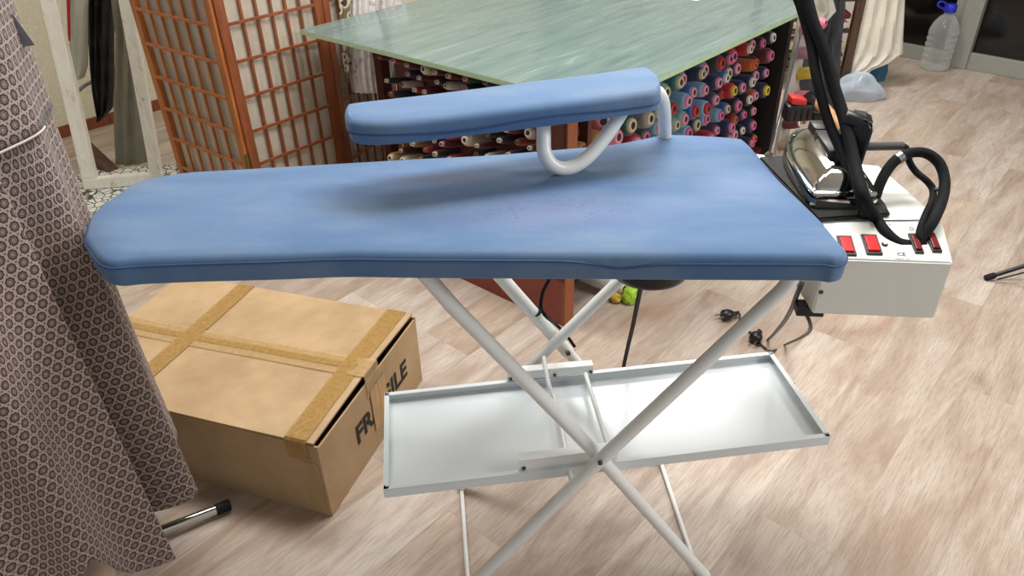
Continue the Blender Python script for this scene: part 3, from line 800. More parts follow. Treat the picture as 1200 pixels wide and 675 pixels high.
lc = [ony(644, 327, 1.21), ony(636, 343, 1.21), ony(634, 360, 1.205), ony(640, 371, 1.20)]
e = onv(673, 405, fpv, UA) - VA * 0.004
lc += [onv(650, 378, fpv, UA) - VA * 0.004, onv(663, 391, fpv, UA) - VA * 0.004, e]
cable('leg_cable', lc, 0.0036, M['rubber'], 'thin black cable tied along the far white leg', 'cable')
bm = B(); cc = c0.lerp(c1, 0.33); dd_ = (c1 - c0).normalized(); lathe(bm, [(0.0162, -0.0018), (0.0162, 0.0018)], onv(630, 369, fpv, UA) - off, dd_, 14)
tag(build('cable_tie', bm, M['rubber'], root=onv(630, 369, fpv, UA) - off), 'black cable tie wrapped around the far white leg', 'cable tie')
def plug(px, py, ang, label):
    p = onz(px, py, 0.0); t = thing('power_plug', p, label, 'plug')
    d = Vector((math.cos(ang), math.sin(ang), 0)); s = Vector((-d.y, d.x, 0))
    bm = B(); lathe(bm, [(0.016, 0), (0.019, 0.004), (0.019, 0.022), (0.012, 0.036)], p + ZZ * 0.0195 - d * 0.01, d, 18); build('plug_body', bm, M['black'], t, smooth=True)
    bm = B(); tube(bm, smooth_path([p + ZZ * 0.0195 + d * 0.02, p + ZZ * 0.018 + d * 0.04 , p + ZZ * 0.013 + d * 0.055 + s * 0.01], 4), lambda u: 0.009 - 0.004 * u, 10); build('strain_relief', bm, M['black'], t, smooth=True)
    for k in (-1, 1):
        bm = B(); rod(bm, p + ZZ * 0.0195 + s * 0.0095 * k - d * 0.008, p + ZZ * 0.0195 + s * 0.0095 * k - d * 0.030, 0.0024, 8); build('pin', bm, M['steel'], t)
    return d, p
d, p = plug(849, 375, 0.25, 'black mains plug lying on the floor left of the other plug')
cable('plug_lead', [p + d * 0.055 + ZZ * 0.012, onz(868, 381, 0.006), onz(880, 390, 0.005), onz(890, 402, 0.005), onz(898, 409, 0.005)], 0.0036, M['wire'], 'short black lead of the left floor plug, passing behind the leg')
plug(884, 402, 0.9, 'black mains plug on the floor just behind the white tray edge')

# ------------------------------------------------------------------ cutting table with thread racks
TT = 0.79
T0 = onz(704, 123, TT); LA, LB = 1.41, 1.30
TL = onz(366, 31, TT); LB = (TL - T0).dot(GB)
K = T0 + GA * 0.033 + GB * 0.133; K.z = 0
ct_ = thing('cutting_table', Vector((K.x, K.y, 0)), 'large pale green glass-topped cutting table over brown thread racks', 'table')
tb = [T0, T0 + GA * LA, T0 + GA * LA + GB * LB, T0 + GB * LB]
bm = B(); prism(bm, [p - ZZ * 0.016 for p in tb], (0, 0, 0.016))
bmesh.ops.bevel(bm, geom=[e for e in bm.edges], offset=0.002, segments=2, affect='EDGES')
o = build('tabletop', bm, [M['glass_top'], M['glass_edge']], ct_)
for f in o.data.polygons:
    if abs(f.normal.z) < 0.5: f.material_index = 1
def cb(u, v, z): return Vector((K.x, K.y, 0)) + GA * u + GB * v + ZZ * z      # u along right face, v along left face
def cbox(bm, u0, u1, v0, v1, z0, z1, bev=0.0): abox(bm, cb((u0 + u1) / 2, (v0 + v1) / 2, (z0 + z1) / 2), GA, GB, ZZ, (u1 - u0) / 2, (v1 - v0) / 2, (z1 - z0) / 2, bev)
FL, FR = 0.74, 1.40
bm = B(); cbox(bm, 0.10, 0.118, 0.0, FL + 0.1, 0.17, TT - 0.018); build('peg_board', bm, M['cab'], ct_)
bm = B(); cbox(bm, 0.118, FR, 0.118, 0.136, 0.02, TT - 0.018); build('peg_board', bm, M['cab'], ct_)
bm = B(); cbox(bm, 0.0, 0.016, 0.0, 0.60, 0.002, 0.17); build('plinth_panel', bm, M['plinth'], ct_)
bm = B(); cbox(bm, 0.0, 0.016, 0.0, 0.115, 0.17, TT - 0.018); build('corner_panel', bm, M['cab'], ct_)
bm = B(); cbox(bm, 0.0, 0.045, -0.004, 0.012, 0.002, TT - 0.018); build('corner_post', bm, M['cabedge'], ct_)
bm = B(); cbox(bm, FR, FR + 0.032, -0.03, 0.136, 0.002, TT - 0.018); build('end_post', bm, M['cabdark'], ct_)
bm = B(); cbox(bm, 0.01, FR, 0.0, 0.118, 0.155, 0.170); build('shelf_board', bm, M['cab'], ct_)
bm = B(); cbox(bm, 0.01, 0.1, 0.0, FL + 0.1, 0.17, 0.185); build('shelf_board', bm, M['cab'], ct_)
bm = B(); cbox(bm, 0.2, 0.24, FL + 0.3, FL + 0.34, 0.002, TT - 0.018); build('table_leg', bm, M['cab'], ct_)
bm = B(); cbox(bm, FR - 0.2, FR - 0.16, FL + 0.3, FL + 0.34, 0.002, TT - 0.018); build('table_leg', bm, M['cab'], ct_)
# a small paper at the back of the glass
pp = onz(815, -3, TT + 0.0005)
bm = B(); abox(bm, pp + ZZ * 0.0004, GA, GB, ZZ, 0.05, 0.035, 0.0004); tag(build('paper_slip', bm, M['paper'], root=pp), 'small white paper slip lying on the pale green tabletop', 'paper')

# thread cones
COLS = {'crimson': (168, 30, 54), 'pink': (214, 118, 130), 'rose': (200, 66, 96), 'cream': (208, 196, 166), 'mustard': (176, 134, 66), 'tan': (170, 140, 106),
        'orange': (196, 92, 44), 'maroon': (96, 26, 34), 'brick red': (140, 50, 38), 'red': (186, 36, 40), 'dark green': (28, 78, 60), 'teal': (46, 116, 116), 'mint': (128, 172, 164),
        'grey': (136, 140, 142), 'charcoal': (52, 54, 62), 'navy': (36, 44, 84), 'blue': (60, 104, 168), 'light blue': (132, 172, 204), 'black': (26, 24, 28), 'purple': (92, 62, 96),
        'white': (222, 216, 206), 'olive': (88, 92, 70), 'mauve': (168, 126, 138), 'yellow': (214, 188, 60), 'green': (36, 118, 78)}
TM = {k: thread_mat('thread_' + k.replace(' ', '_'), rgb(*v)) for k, v in COLS.items()}
CAPS = {'white': (222, 216, 204), 'pink': (226, 150, 170), 'hot pink': (214, 110, 150), 'yellow': (216, 192, 60), 'ivory': (206, 192, 160), 'brown': (146, 104, 74), 'red': (190, 50, 50), 'black': (34, 32, 34), 'orange': (206, 104, 60)}
CM = {k: simple('cone_core_' + k.replace(' ', '_'), rgb(*v), 0.45, var=0.04) for k, v in CAPS.items()}
_mc = {}
def spool_mesh(kind, col):
    if (kind, col) in _mc: return _mc[(kind, col)]
    bm = B(); r = 1.0
    if kind == 'thread':      # unit cone: radius 1 at base, length 1 along +Z
        lathe(bm, [(0.86, 0.0), (1.0, 0.05), (0.98, 0.4), (0.90, 0.86), (0.82, 0.955), (0.5, 0.975)], (0, 0, 0), ZZ, 18)
        m = TM[col]
    elif kind == 'core':
        lathe(bm, [(0.62, 0.96), (0.60, 1.02), (0.56, 1.06), (0.34, 1.065), (0.30, 1.0)], (0, 0, 0), ZZ, 16)
        m = CM[col]
    else:
        lathe(bm, [(0.31, 1.0), (0.31, 1.045), (0.18, 1.048)], (0, 0, 0), ZZ, 12); m = M['black']
    me = bpy.data.meshes.new('%s_%s' % (kind, col)); bmesh.ops.recalc_face_normals(bm, faces=bm.faces[:]); bm.to_mesh(me); bm.free()
    for f in me.polygons: f.use_smooth = True
    me.set_sharp_from_angle(angle=math.radians(50)); me.materials.append(m); _mc[(kind, col)] = me
    return me
used_labels = {}
SP = []
def spool(base, axis, r, L, col, cap, label, group):
    x, y, z = frame_from(axis)
    rt = Matrix((x, y, z)).transposed().to_4x4()
    o = bpy.data.objects.new('thread_cone', spool_mesh('thread', col))
    o.matrix_world = Matrix.Translation(base) @ rt @ Matrix.Diagonal((r, r, L, 1))
    COL.objects.link(o); tag(o, label, 'thread cone', group)
    for kind, c in (('core', cap), ('core_hole', None)):
        k = bpy.data.objects.new(kind, spool_mesh(kind if kind == 'core' else 'hole', c)); COL.objects.link(k); k.parent = o
    return o
pal = [['pink', 'rose', 'crimson', 'maroon', 'brick red', 'mauve'], ['crimson', 'rose', 'maroon', 'dark green', 'charcoal'], ['dark green', 'teal', 'mint', 'grey', 'olive', 'red'],
       ['teal', 'grey', 'light blue', 'charcoal', 'mint', 'navy'], ['navy', 'blue', 'light blue', 'charcoal', 'purple'], ['navy', 'black', 'orange', 'red', 'purple', 'black'], ['black', 'black', 'navy', 'orange', 'maroon']]
ORD = ['first', 'second', 'third', 'fourth', 'fifth', 'sixth', 'seventh', 'eighth', 'ninth', 'tenth', 'eleventh', 'twelfth', 'thirteenth', 'fourteenth', 'fifteenth', 'sixteenth', 'seventeenth', 'eighteenth', 'nineteenth', 'twentieth']
tilt = math.radians(14)
# right rack: columns along the face, rows downwards
rowsR = [0.725, 0.655, 0.585, 0.515, 0.445, 0.375, 0.305, 0.235]
ncol = 17
grid = {}
for i, zz in enumerate(rowsR):
    u = 0.092 + (0.035 if i % 2 else 0)
    n = 0
    while u < FR - 0.05:
        r = random.uniform(0.026, 0.036) if u > 0.45 else random.uniform(0.034, 0.042)
        q = min(6, int(u / FR * 7 + random.uniform(-0.6, 0.6))); q = max(0, q)
        col = random.choice(pal[q])
        if u < 0.30 and i >= 2: col = random.choice(['cream', 'mustard', 'pink', 'tan', 'pink', 'mauve'])
        cap = random.choice(['pink', 'pink', 'white', 'hot pink', 'ivory', 'red', 'white']) if u > 0.35 else random.choice(['pink', 'white', 'hot pink', 'ivory', 'red'])
        if u > 1.05: cap = random.choice(['pink', 'hot pink', 'orange', 'yellow', 'pink', 'white'])
        uu = u + random.uniform(-0.008, 0.008)
        base = cb(uu, 0.112, zz - 0.02 + random.uniform(-0.008, 0.008)); L = random.uniform(0.085, 0.12)
        ax = (-GB * math.cos(tilt) + ZZ * math.sin(tilt) * 0.6)
        px = proj(base + ax * L)
        grid[('right', i, n)] = (base, ax, r, L, col, cap, px); n += 1
        u += (0.072 if u > 0.45 else 0.084) + random.uniform(-0.004, 0.006)
# left rack
rowsL = [0.735, 0.70, 0.655, 0.615, 0.575, 0.535, 0.495, 0.455, 0.415, 0.375]
for i, zz in enumerate(rowsL):
    v = 0.13 + (0.03 if i % 2 else 0); n = 0
    while v < FL + 0.06:
        if random.random() < 0.86:
            big = random.random() < 0.13
            r = random.uniform(0.019, 0.024) if big else random.uniform(0.011, 0.015)
            if big: col, cap = random.choice([('cream', 'ivory'), ('tan', 'ivory'), ('cream', 'white')])
            else: col = random.choice(['maroon', 'black', 'brick red', 'red', 'dark green', 'maroon', 'brick red', 'black', 'navy', 'maroon', 'charcoal', 'tan', 'crimson', 'white']); cap = random.choice(['white', 'white', 'ivory', 'pink', 'brown'])
            base = cb(0.098, v + random.uniform(-0.008, 0.008), zz - 0.008 + random.uniform(-0.005, 0.005)); L = random.uniform(0.085, 0.115)
            ax = (-GA * math.cos(tilt) + ZZ * math.sin(tilt))
            grid[('left', i, n)] = (base, ax, r, L, col, cap, proj(base + ax * L)); n += 1
        v += 0.062 + random.uniform(-0.004, 0.008)
def seen(side, px):
    x, y = px
    if side == 'right':
        return 660 < x < 915 and y < (205 if x > 870 else 190) and not (x < 772 and y < 112)
    yp_top = 152 - 0.125 * (x - 404); yp_bot = 172 - 0.118 * (x - 404)
    return x > 425 and x < 640 and ((y < yp_top + 14) or (y > yp_bot - 12 and y < 196))
for (side, i, n), (base, ax, r, L, col, cap, px) in grid.items():
    if not seen(side, px): continue
    where = 'right' if side == 'right' else 'left'
    lab = '%s cone with %s core, %s row down, %s from corner, %s rack' % (col, cap, ORD[i], ORD[n], where)
    spool(base, ax, r, L, col, cap, lab, 'thread cones on the %s rack' % where)
# large cones lying in the open bay below the right rack
for k, (u, z, r, col) in enumerate(((0.075, 0.205, 0.0, 'white'),)):
    pass
def lying(name, px, py, u_off, r, L, col, label):
    pass
for (x, y, z, r, L, col, cap, lab) in ((706, 331, 0.125, 0.030, 0.16, 'white', 'white', 'upper white cone under the table corner, by the brown panel edge'), (700, 347, 0.052, 0.034, 0.17, 'white', 'ivory', 'lower white cone under the table corner, by the brown panel edge')):
    pt = onv(x, y, cb(0, 0.02, 0), GA)
    base = cb((pt - cb(0, 0, 0)).dot(GA) + 0.012, 0.114, z)
    spool(base + GA * 0.02, -GB, r, L, col, cap, lab, None)

# green and yellow yarn ball beside the lying cones
yb = onz(738, 346, 0.028)
bm = B(); bmesh.ops.create_icosphere(bm, subdivisions=3, radius=0.03, matrix=Matrix.Translation(yb))
for v in bm.verts:
    n = (v.co - yb).normalized(); v.co += n * 0.004 * math.sin(n.x * 31 + n.y * 23) * math.sin(n.z * 27)
tag(build('yarn_ball', bm, simple('lime_yarn', rgb(168, 206, 60), 0.9, var=0.25, nscale=60), root=Vector((yb.x, yb.y, 0)), smooth=True), 'lime green yarn ball on the floor behind the far white leg', 'yarn ball')
y2 = onz(722, 348, 0.02)
bm = B(); bmesh.ops.create_icosphere(bm, subdivisions=3, radius=0.021, matrix=Matrix.Translation(y2))
for v in bm.verts:
    n = (v.co - y2).normalized(); v.co += n * 0.003 * math.sin(n.x * 29 + n.y * 25) * math.sin(n.z * 30)
tag(build('yarn_ball', bm, simple('mustard_yarn', rgb(206, 170, 70), 0.9, var=0.25, nscale=60), root=Vector((y2.x, y2.y, 0)), smooth=True), 'small mustard yarn ball left of the lime green one', 'yarn ball')

# second rack beyond the dark post: pale panel with pegged cones
K2 = cb(FR + 0.08, -0.03, 0)
pr_ = thing('thread_rack', K2, 'pale thread rack standing beyond the dark end post of the cutting table', 'rack')
bm = B(); abox(bm, K2 + GA * 0.055 + ZZ * 0.37, GA, GB, ZZ, 0.055, 0.008, 0.37, 0.001); build('panel', bm, M['whitepanel'], pr_)
bm = B(); abox(bm, K2 + GA * 0.055 + GB * 0.06 + ZZ * 0.01, GA, GB, ZZ, 0.055, 0.08, 0.01, 0.001); build('base', bm, M['whitepanel'], pr_)
nm = ['orange', 'pink', 'mauve', 'yellow', 'rose', 'pink', 'maroon', 'brick red', 'tan', 'cream']
k = 0
for i, zz in enumerate((0.66, 0.56, 0.46, 0.36, 0.26, 0.16)):
    for j, du in enumerate((0.022, 0.085)):
        if (i + j) % 3 == 2 and i < 4: continue
        col = nm[k % len(nm)]; k += 1
        spool(K2 + GA * du + ZZ * zz - GB * 0.008, (-GB * math.cos(tilt) + ZZ * math.sin(tilt)), 0.026, 0.07, col, ['pink', 'white', 'hot pink'][k % 3],
              '%s thread cone on the pale rack, %s row down, %s of the post' % (col, ORD[i], 'just right' if j == 0 else 'further right'), 'thread cones on the pale rack')

# ------------------------------------------------------------------ cardboard carton
BH = 0.232
fr = onz(390, 605, 0); rr_ = onz(495, 445, 0)
BV = (rr_ - fr); BV.z = 0; BD = BV.length; BV.normalize(); BU = Vector((-BV.y, BV.x, 0)); BLn = 0.80      # BU: towards the left along the front
cx_ = thing('cardboard_carton', fr + BU * BLn / 2 + BV * BD / 2, 'large taped brown cardboard carton on the floor behind the dress', 'box')
def bx(u, v, z): return fr + BU * u + BV * v + ZZ * z
bm = B()
def wallp(u0, u1, v0, v1, z0, z1): abox(bm, bx((u0 + u1) / 2, (v0 + v1) / 2, (z0 + z1) / 2), BU, BV, ZZ, (u1 - u0) / 2, (v1 - v0) / 2, (z1 - z0) / 2)
wallp(0, BLn, 0, 0.005, 0.0005, BH); wallp(0, BLn, BD - 0.005, BD, 0.0005, BH); wallp(0, 0.005, 0.005, BD - 0.005, 0.0005, BH - 0.006); wallp(BLn - 0.005, BLn, 0.005, BD - 0.005, 0.0005, BH); wallp(0.005, BLn - 0.005, 0.005, BD - 0.005, 0.0005, 0.006)
build('carton_body', bm, M['carton'], cx_)
# inner short flaps and two long flaps that bow up along the seam at the right end
bm = B()
for v0, v1 in ((0.006, BD / 2 - 0.001), (BD / 2 + 0.001, BD - 0.006)):
    pass
def flap(front):
    bm = B(); nu, nv = 14, 8; g = []
    for i in range(nu + 1):
        row = []
        for j in range(nv + 1):
            u = 0.008 + (BLn - 0.008) * i / nu; t = j / nv
            v = (t * (BD / 2 - 0.001)) if front else BD - t * (BD / 2 - 0.001)
            lift = (0.005 + 0.009 * t) * math.exp(-u / 0.10) + 0.004 * math.sin(u * 7) * t
            row.append(bx(u, v, BH + 0.001 + lift))
        g.append(row)
    up = [[bm.verts.new(p + ZZ * 0.005) for p in r] for r in g]; lo = [[bm.verts.new(p) for p in r] for r in g]
    for i in range(nu):
        for j in range(nv):
            bm.faces.new((up[i][j], up[i + 1][j], up[i + 1][j + 1], up[i][j + 1])); bm.faces.new((lo[i][j], lo[i][j + 1], lo[i + 1][j + 1], lo[i + 1][j]))
    for i in range(nu):
        bm.faces.new((up[i][0], lo[i][0], lo[i + 1][0], up[i + 1][0])); bm.faces.new((up[i][nv], up[i + 1][nv], lo[i + 1][nv], lo[i][nv]))
    for j in range(nv):
        bm.faces.new((up[0][j], up[0][j + 1], lo[0][j + 1], lo[0][j])); bm.faces.new((up[nu][j], lo[nu][j], lo[nu][j + 1], up[nu][j + 1]))
    return build('top_flap', bm, M['carton'], cx_, smooth=False)
flap(True); flap(False)
def ribbon(path, side, w, m, name='packing_tape', th=0.0006):
    bm = B(); side = Vector(side).normalized(); P = [Vector(p) for p in path]; up = []; lo = []
    for i, p in enumerate(P):
        d = (P[min(i + 1, len(P) - 1)] - P[max(i - 1, 0)]).normalized(); n = d.cross(side).normalized()
        up.append((bm.verts.new(p - side * w / 2), bm.verts.new(p + side * w / 2))); lo.append((bm.verts.new(p - side * w / 2 + n * th), bm.verts.new(p + side * w / 2 + n * th)))
    for i in range(len(P) - 1):
        bm.faces.new((up[i][0], up[i][1], up[i + 1][1], up[i + 1][0])); bm.faces.new((lo[i][0], lo[i + 1][0], lo[i + 1][1], lo[i][1]))
        bm.faces.new((up[i][0], up[i + 1][0], lo[i + 1][0], lo[i][0])); bm.faces.new((up[i][1], lo[i][1], lo[i + 1][1], up[i + 1][1]))
    bm.faces.new((up[0][0], lo[0][0], lo[0][1], up[0][1])); bm.faces.new((up[-1][0], up[-1][1], lo[-1][1], lo[-1][0]))
    return build(name, bm, m, cx_)
zt = BH + 0.0075
def flz(u, v):
    t = (v if v < BD / 2 else BD - v) / (BD / 2)
    return zt + (0.005 + 0.009 * t) * math.exp(-max(u, 0) / 0.10) + 0.004 * math.sin(u * 7) * t
# lengthwise seam tape, folded down the right face between the letters
ribbon([bx(BLn * t, BD / 2, flz(BLn * t, BD / 2) + 0.0008) for t in (1.0, 0.8, 0.6, 0.4, 0.2, 0.1, 0.0)] + [bx(-0.002, BD / 2, BH + 0.002), bx(-0.0022, BD / 2, BH - 0.02), bx(-0.0014, BD / 2, BH - 0.05)], BV, 0.072, M['tape_clear'])
ribbon([bx(BLn * t, BD / 2 - 0.0, flz(BLn * t, BD / 2) + 0.0016) for t in (1.0, 0.8, 0.6, 0.4, 0.2, 0.05)], BV, 0.022, M['tape'])
# tape across the right end and one across further left
for u, w, m in ((0.055, 0.058, M['tape']), (0.56, 0.055, M['tape'])):
    ribbon([bx(u, -0.002, BH - 0.05), bx(u, -0.0022, BH + 0.006)] + [bx(u, BD * t, flz(u, BD * t) + 0.0022) for t in (0.004, 0.15, 0.3, 0.45, 0.5, 0.55, 0.7, 0.85, 0.996)] + [bx(u, BD + 0.002, BH), bx(u, BD + 0.002, BH - 0.05)], BU, w, m)
# corner tape on the front right edge
ribbon([bx(0.03, -0.0015, 0.012), bx(0.03, -0.0015, BH - 0.055)], BU, 0.045, M['tape_clear'])
# FRAGILE on the right face, the tape runs over its middle
xd = BV; fo = bx(-0.0012, BD * 0.285, BH * 0.40)
text_mesh('lettering', 'FRAGILE', 0.080, fo, xd, ZZ, M['print'], cx_, bold=0.0022)
ribbon([bx(-0.0030, BD * 0.53, BH - 0.035), bx(-0.0030, BD * 0.53, 0.06)], BV, 0.082, tape_mat('opaque_brown_tape', rgb(176, 138, 90), 1.0))

# ------------------------------------------------------------------ patterned dress on its stand
DC = Vector((-1.03, 1.06, 0)); 
def dress_r(z, a):
    # a: angle around; folds that deepen towards the hem
    t = max(0.0, min(1.0, (1.18 - z) / 1.0))
    r = 0.315 + 0.006 * t
    fold = 0.004 + 0.032 * t
    r += fold * (0.6 * math.sin(7 * a + 0.8 + 0.9 * t) + 0.4 * math.sin(11 * a + 2.1 - 0.6 * t) + 0.25 * math.sin(17 * a + 0.4))
    return r
def dress_pt(a, z, extra=0.0):
    r = dress_r(z, a) + extra
    return DC + Vector((math.cos(a) * r, math.sin(a) * r, z))
def skirt_mesh(a0, a1, z_top, z_hem, extra, name, parent, na=220, nz=40, closed=True):
    bm = B(); uvl = bm.loops.layers.uv.new('UVMap')
    g = []; U = []
    for j in range(nz + 1):
        row = []; ur = []; acc = 0; last = None
        for i in range(na + (0 if closed else 1)):
            a = a0 + (a1 - a0) * i / na
            zz = z_top(a) + (z_hem(a) - z_top(a)) * j / nz
            p = dress_pt(a, zz, extra(a, zz) if callable(extra) else extra)
            row.append(bm.verts.new(p))
        g.append(row)
    rad = 0.33
    mid = g[int(nz * 0.6)]; arc = [0.0]
    for i in range(1, na + 1): arc.append(arc[-1] + (mid[i % len(mid)].co - mid[i - 1].co).length)
    def uv(i, j):
        a = a0 + (a1 - a0) * i / na; zz = z_top(a) + (z_hem(a) - z_top(a)) * j / nz
        return (arc[i] + a0 * rad, zz)
    for j in range(nz):
        for i in range(na):
            i2 = (i + 1) % na if closed else i + 1
            f = bm.faces.new((g[j][i], g[j][i2], g[j + 1][i2], g[j + 1][i]))
            for lp, (ii, jj) in zip(f.loops, ((i, j), (i + 1, j), (i + 1, j + 1), (i, j + 1))): lp[uvl].uv = uv(ii, jj)
            f.smooth = True
    o = build(name, bm, M['dress'], parent, smooth=True)
    sol = o.modifiers.new('thickness', 'SOLIDIFY'); sol.thickness = 0.003; sol.offset = -1
    return o
dr = thing('patterned_dress', Vector((DC.x, DC.y, 0.08)), 'long brown and beige medallion-print dress on the left stand', 'dress')
view_a = math.atan2(-DC.y, -DC.x)                        # direction from the dress towards the eye
WZ = 1.055
edge_a = view_a + 0.56
def valley(a, z):
    t = max(0.0, min(1.0, (WZ - z) / 0.9)); u = math.atan2(math.sin(a - edge_a - 0.09), math.cos(a - edge_a - 0.09))
    return -0.003 - (0.006 + 0.085 * t) * math.exp(-(u / 0.11) ** 2) + 0.016 * t * math.exp(-((u - 0.30) / 0.14) ** 2)
skirt_mesh(0, 2 * PI, lambda a: WZ, lambda a: 0.25 + 0.01 * math.sin(5 * a + 1) + 0.12 * math.exp(-(math.sin((a - view_a - 0.13) / 2) * 2 / 0.2) ** 2), valley, 'skirt', dr)
skirt_mesh(0, 2 * PI, lambda a: 1.32, lambda a: WZ - 0.004, 0.002, 'bodice', dr, nz=14)
skirt_mesh(view_a - 1.6, edge_a, lambda a: WZ, lambda a: 0.20 + 0.016 * math.sin(9 * a) + 0.15 * math.exp(-((a - view_a - 0.13) / 0.13) ** 2), lambda a, z: 0.003 + 0.020 * max(0, WZ - z) + 0.012 * max(0, WZ - z) * math.exp(-((a - edge_a) / 0.12) ** 2), 'wrap_panel', dr, na=150, closed=False)
bm = B(); tube(bm, [dress_pt(view_a - 1.5 + 2.42 * i / 90, WZ, 0.006) for i in range(91)], 0.0017, 5); build('waist_seam', bm, simple('cream_binding', rgb(206, 190, 176), 0.85), dr, smooth=True)
# swing tag hanging on the right side
tgp = [ony(4, 8, 1.16), ony(16, 18, 1.16), ony(41, 53, 1.16), ony(26, 55, 1.16), ony(10, 34, 1.16)]
bm = B(); prism(bm, tgp, Vector((0.0, 0.0015, 0))); o = build('swing_tag', bm, M['greytag'], dr); o['label'] = 'grey paper swing tag'
# stand: centre post, chrome legs with black caps
st = thing('garment_stand', Vector((DC.x, DC.y, 0)), 'chrome-legged garment stand under the patterned dress', 'stand')
bm = B(); rod(bm, DC + ZZ * 0.02, DC + ZZ * 1.3, 0.014, 14); build('post', bm, M['chrome'], st, smooth=True)
e1 = onz(270, 591, 0.018); e0 = onz(175, 629, 0.03)
def stand_leg(end, capl=0.035):
    s = DC + ZZ * 0.05; d = (end - s).normalized()
    bm = B(); tube(bm, [s, end - d * capl], 0.0125, 14); l = build('leg', bm, M['chrome'], st, smooth=True)
    bm = B(); tube(bm, [end - d * capl, end - d * 0.003, end], lambda u: 0.0145 if u < 0.9 else 0.012, 14); build('rubber_cap', bm, M['rubber'], l, smooth=True)
stand_leg(e1)
ang1 = math.atan2((e1 - DC).y, (e1 - DC).x)
for k in (1, 2, 3):
    a = ang1 + k * PI / 2 * 1.0
    stand_leg(DC + Vector((math.cos(a) * 0.36, math.sin(a) * 0.36, 0.018)))
# pale ball on the floor at the hem
pb = onz(104, 686, 0.055)
bm = B(); bmesh.ops.create_uvsphere(bm, u_segments=28, v_segments=18, radius=0.055, matrix=Matrix.Translation(pb) )
for v in bm.verts: v.co.z = pb.z + (v.co.z - pb.z) * 1.0
tag(build('ball', bm, M['pinkball'], root=Vector((pb.x, pb.y, 0)), smooth=True), 'pale pinkish ball on the floor at the hem of the dress', 'ball')

# ------------------------------------------------------------------ old white frame leaning by the wall, clothes behind it
fl = onz(100, 221, 0.006); frr = onz(192, 213.5, 0.006)
upv = -(RM @ Vector((465 - CX, -(1783 - CY), -F))).normalized()
FU = (frr - fl); FW = FU.length; FU.normalize()
FNn = FU.cross(upv).normalized(); FV = upv
FHt = 1.75
wf = thing('old_window_frame', fl + FU * FW / 2, 'old white painted frame with flaking paint leaning beside the folding screen', 'frame')
def fp(u, v, n=0): return fl + FU * u + FV * v + FNn * n
def fbar(name, u0, u1, v0, v1, th=0.018):
    bm = B(); abox(bm, fp((u0 + u1) / 2, (v0 + v1) / 2), FU, FNn, FV, (u1 - u0) / 2, th, (v1 - v0) / 2, 0.004); build(name, bm, M['paint'], wf)
fbar('bottom_rail', 0.0, FW, 0.0, 0.052); fbar('top_rail', 0.0, FW, FHt - 0.05, FHt)
fbar('stile', 0.0, 0.062, 0.052, FHt - 0.05); fbar('stile', FW - 0.05, FW, 0.052, FHt - 0.05)
# patterned white floor mat under the frame
mt = onz(128, 226, 0.002)
bm = B(); abox(bm, fp(FW * 0.45, 0, 0) * 1.0 + Vector((0.03, -0.12, 0.0)) + ZZ * (0.0025 - 0.006), FU, Vector((-FU.y, FU.x, 0)), ZZ, 0.26, 0.34, 0.0022, 0.001)
tag(build('floor_mat', bm, M['cracked'], root=Vector((mt.x, mt.y, 0))), 'white mat with black crackle lines under the old white frame', 'mat')
def hang(name, rows, Y, depth, m, label, cat, folds=3, amp=0.2, ph=0.0):
    bm = B(); drape(bm, interp_rows(rows, 4), Y, depth, folds, amp, 48, ph)
    lo = min(v.co.z for v in bm.verts); cxx = sum((v.co for v in bm.verts), Vector()) / len(bm.verts)
    return tag(build(name, bm, m, root=Vector((cxx.x, cxx.y, lo)), smooth=True), label, cat)
FY = 3.55
hang('garment_bag', [(101, 134, -25), (103, 133, 0), (104, 133, 40), (106, 133, 80), (109, 134, 105), (114, 131, 128), (118, 121, 139)], FY + 0.06, 0.10, M['blackcloth'], 'black garment bag hanging behind the old white frame', 'garment bag', 4, 0.25)
hang('trousers', [(132, 158, -25), (131, 160, 0), (136, 160, 40), (135, 164, 80), (133, 168, 120), (134, 172, 160), (137, 176, 205)], FY - 0.06, 0.08, M['trouser'], 'grey wide-legged trousers hanging inside the white frame on the right', 'trousers', 3, 0.3, 0.6)
hang('rolled_cloth', [(79, 103, -25), (82, 102.5, 0), (82, 102, 45), (83, 102, 78), (86, 98, 91)], FY - 0.07, 0.08, M['roll'], 'dull white cloth hanging left of the black garment bag', 'cloth', 2, 0.1)
hang('red_strap', [(77, 82, -25), (78, 82, 0), (79.5, 82.5, 40), (80.5, 82, 48)], FY - 0.13, 0.012, M['red'], 'red strap hanging inside the left stile of the white frame', 'strap', 1, 0.1)
# bent metal hook and a fallen brown board in the corner behind the frame
p0, p1, p2 = ony(90, 112, FY), ony(97, 102, FY), ony(109, 95, FY + 0.03)
bm = B(); tube(bm, smooth_path([ony(89, 140, FY + 0.02), p0, p1, p2], 6), 0.008, 10)
tag(build('metal_bracket', bm, M['steel'], root=p0, smooth=True), 'bent metal rod below the white cloth behind the frame', 'bracket')
b0_, b1_ = onz(103, 176, 0.10), onz(137, 199, 0.02)
bm = B(); bar(bm, ony(100, 172, FY - 0.02), ony(134, 204, FY - 0.17), 0.06, 0.045, bev=0.004); 
tag(build('wooden_plank', bm, M['brownwood'], root=b1_), 'dark brown plank lying low behind the white frame', 'plank')

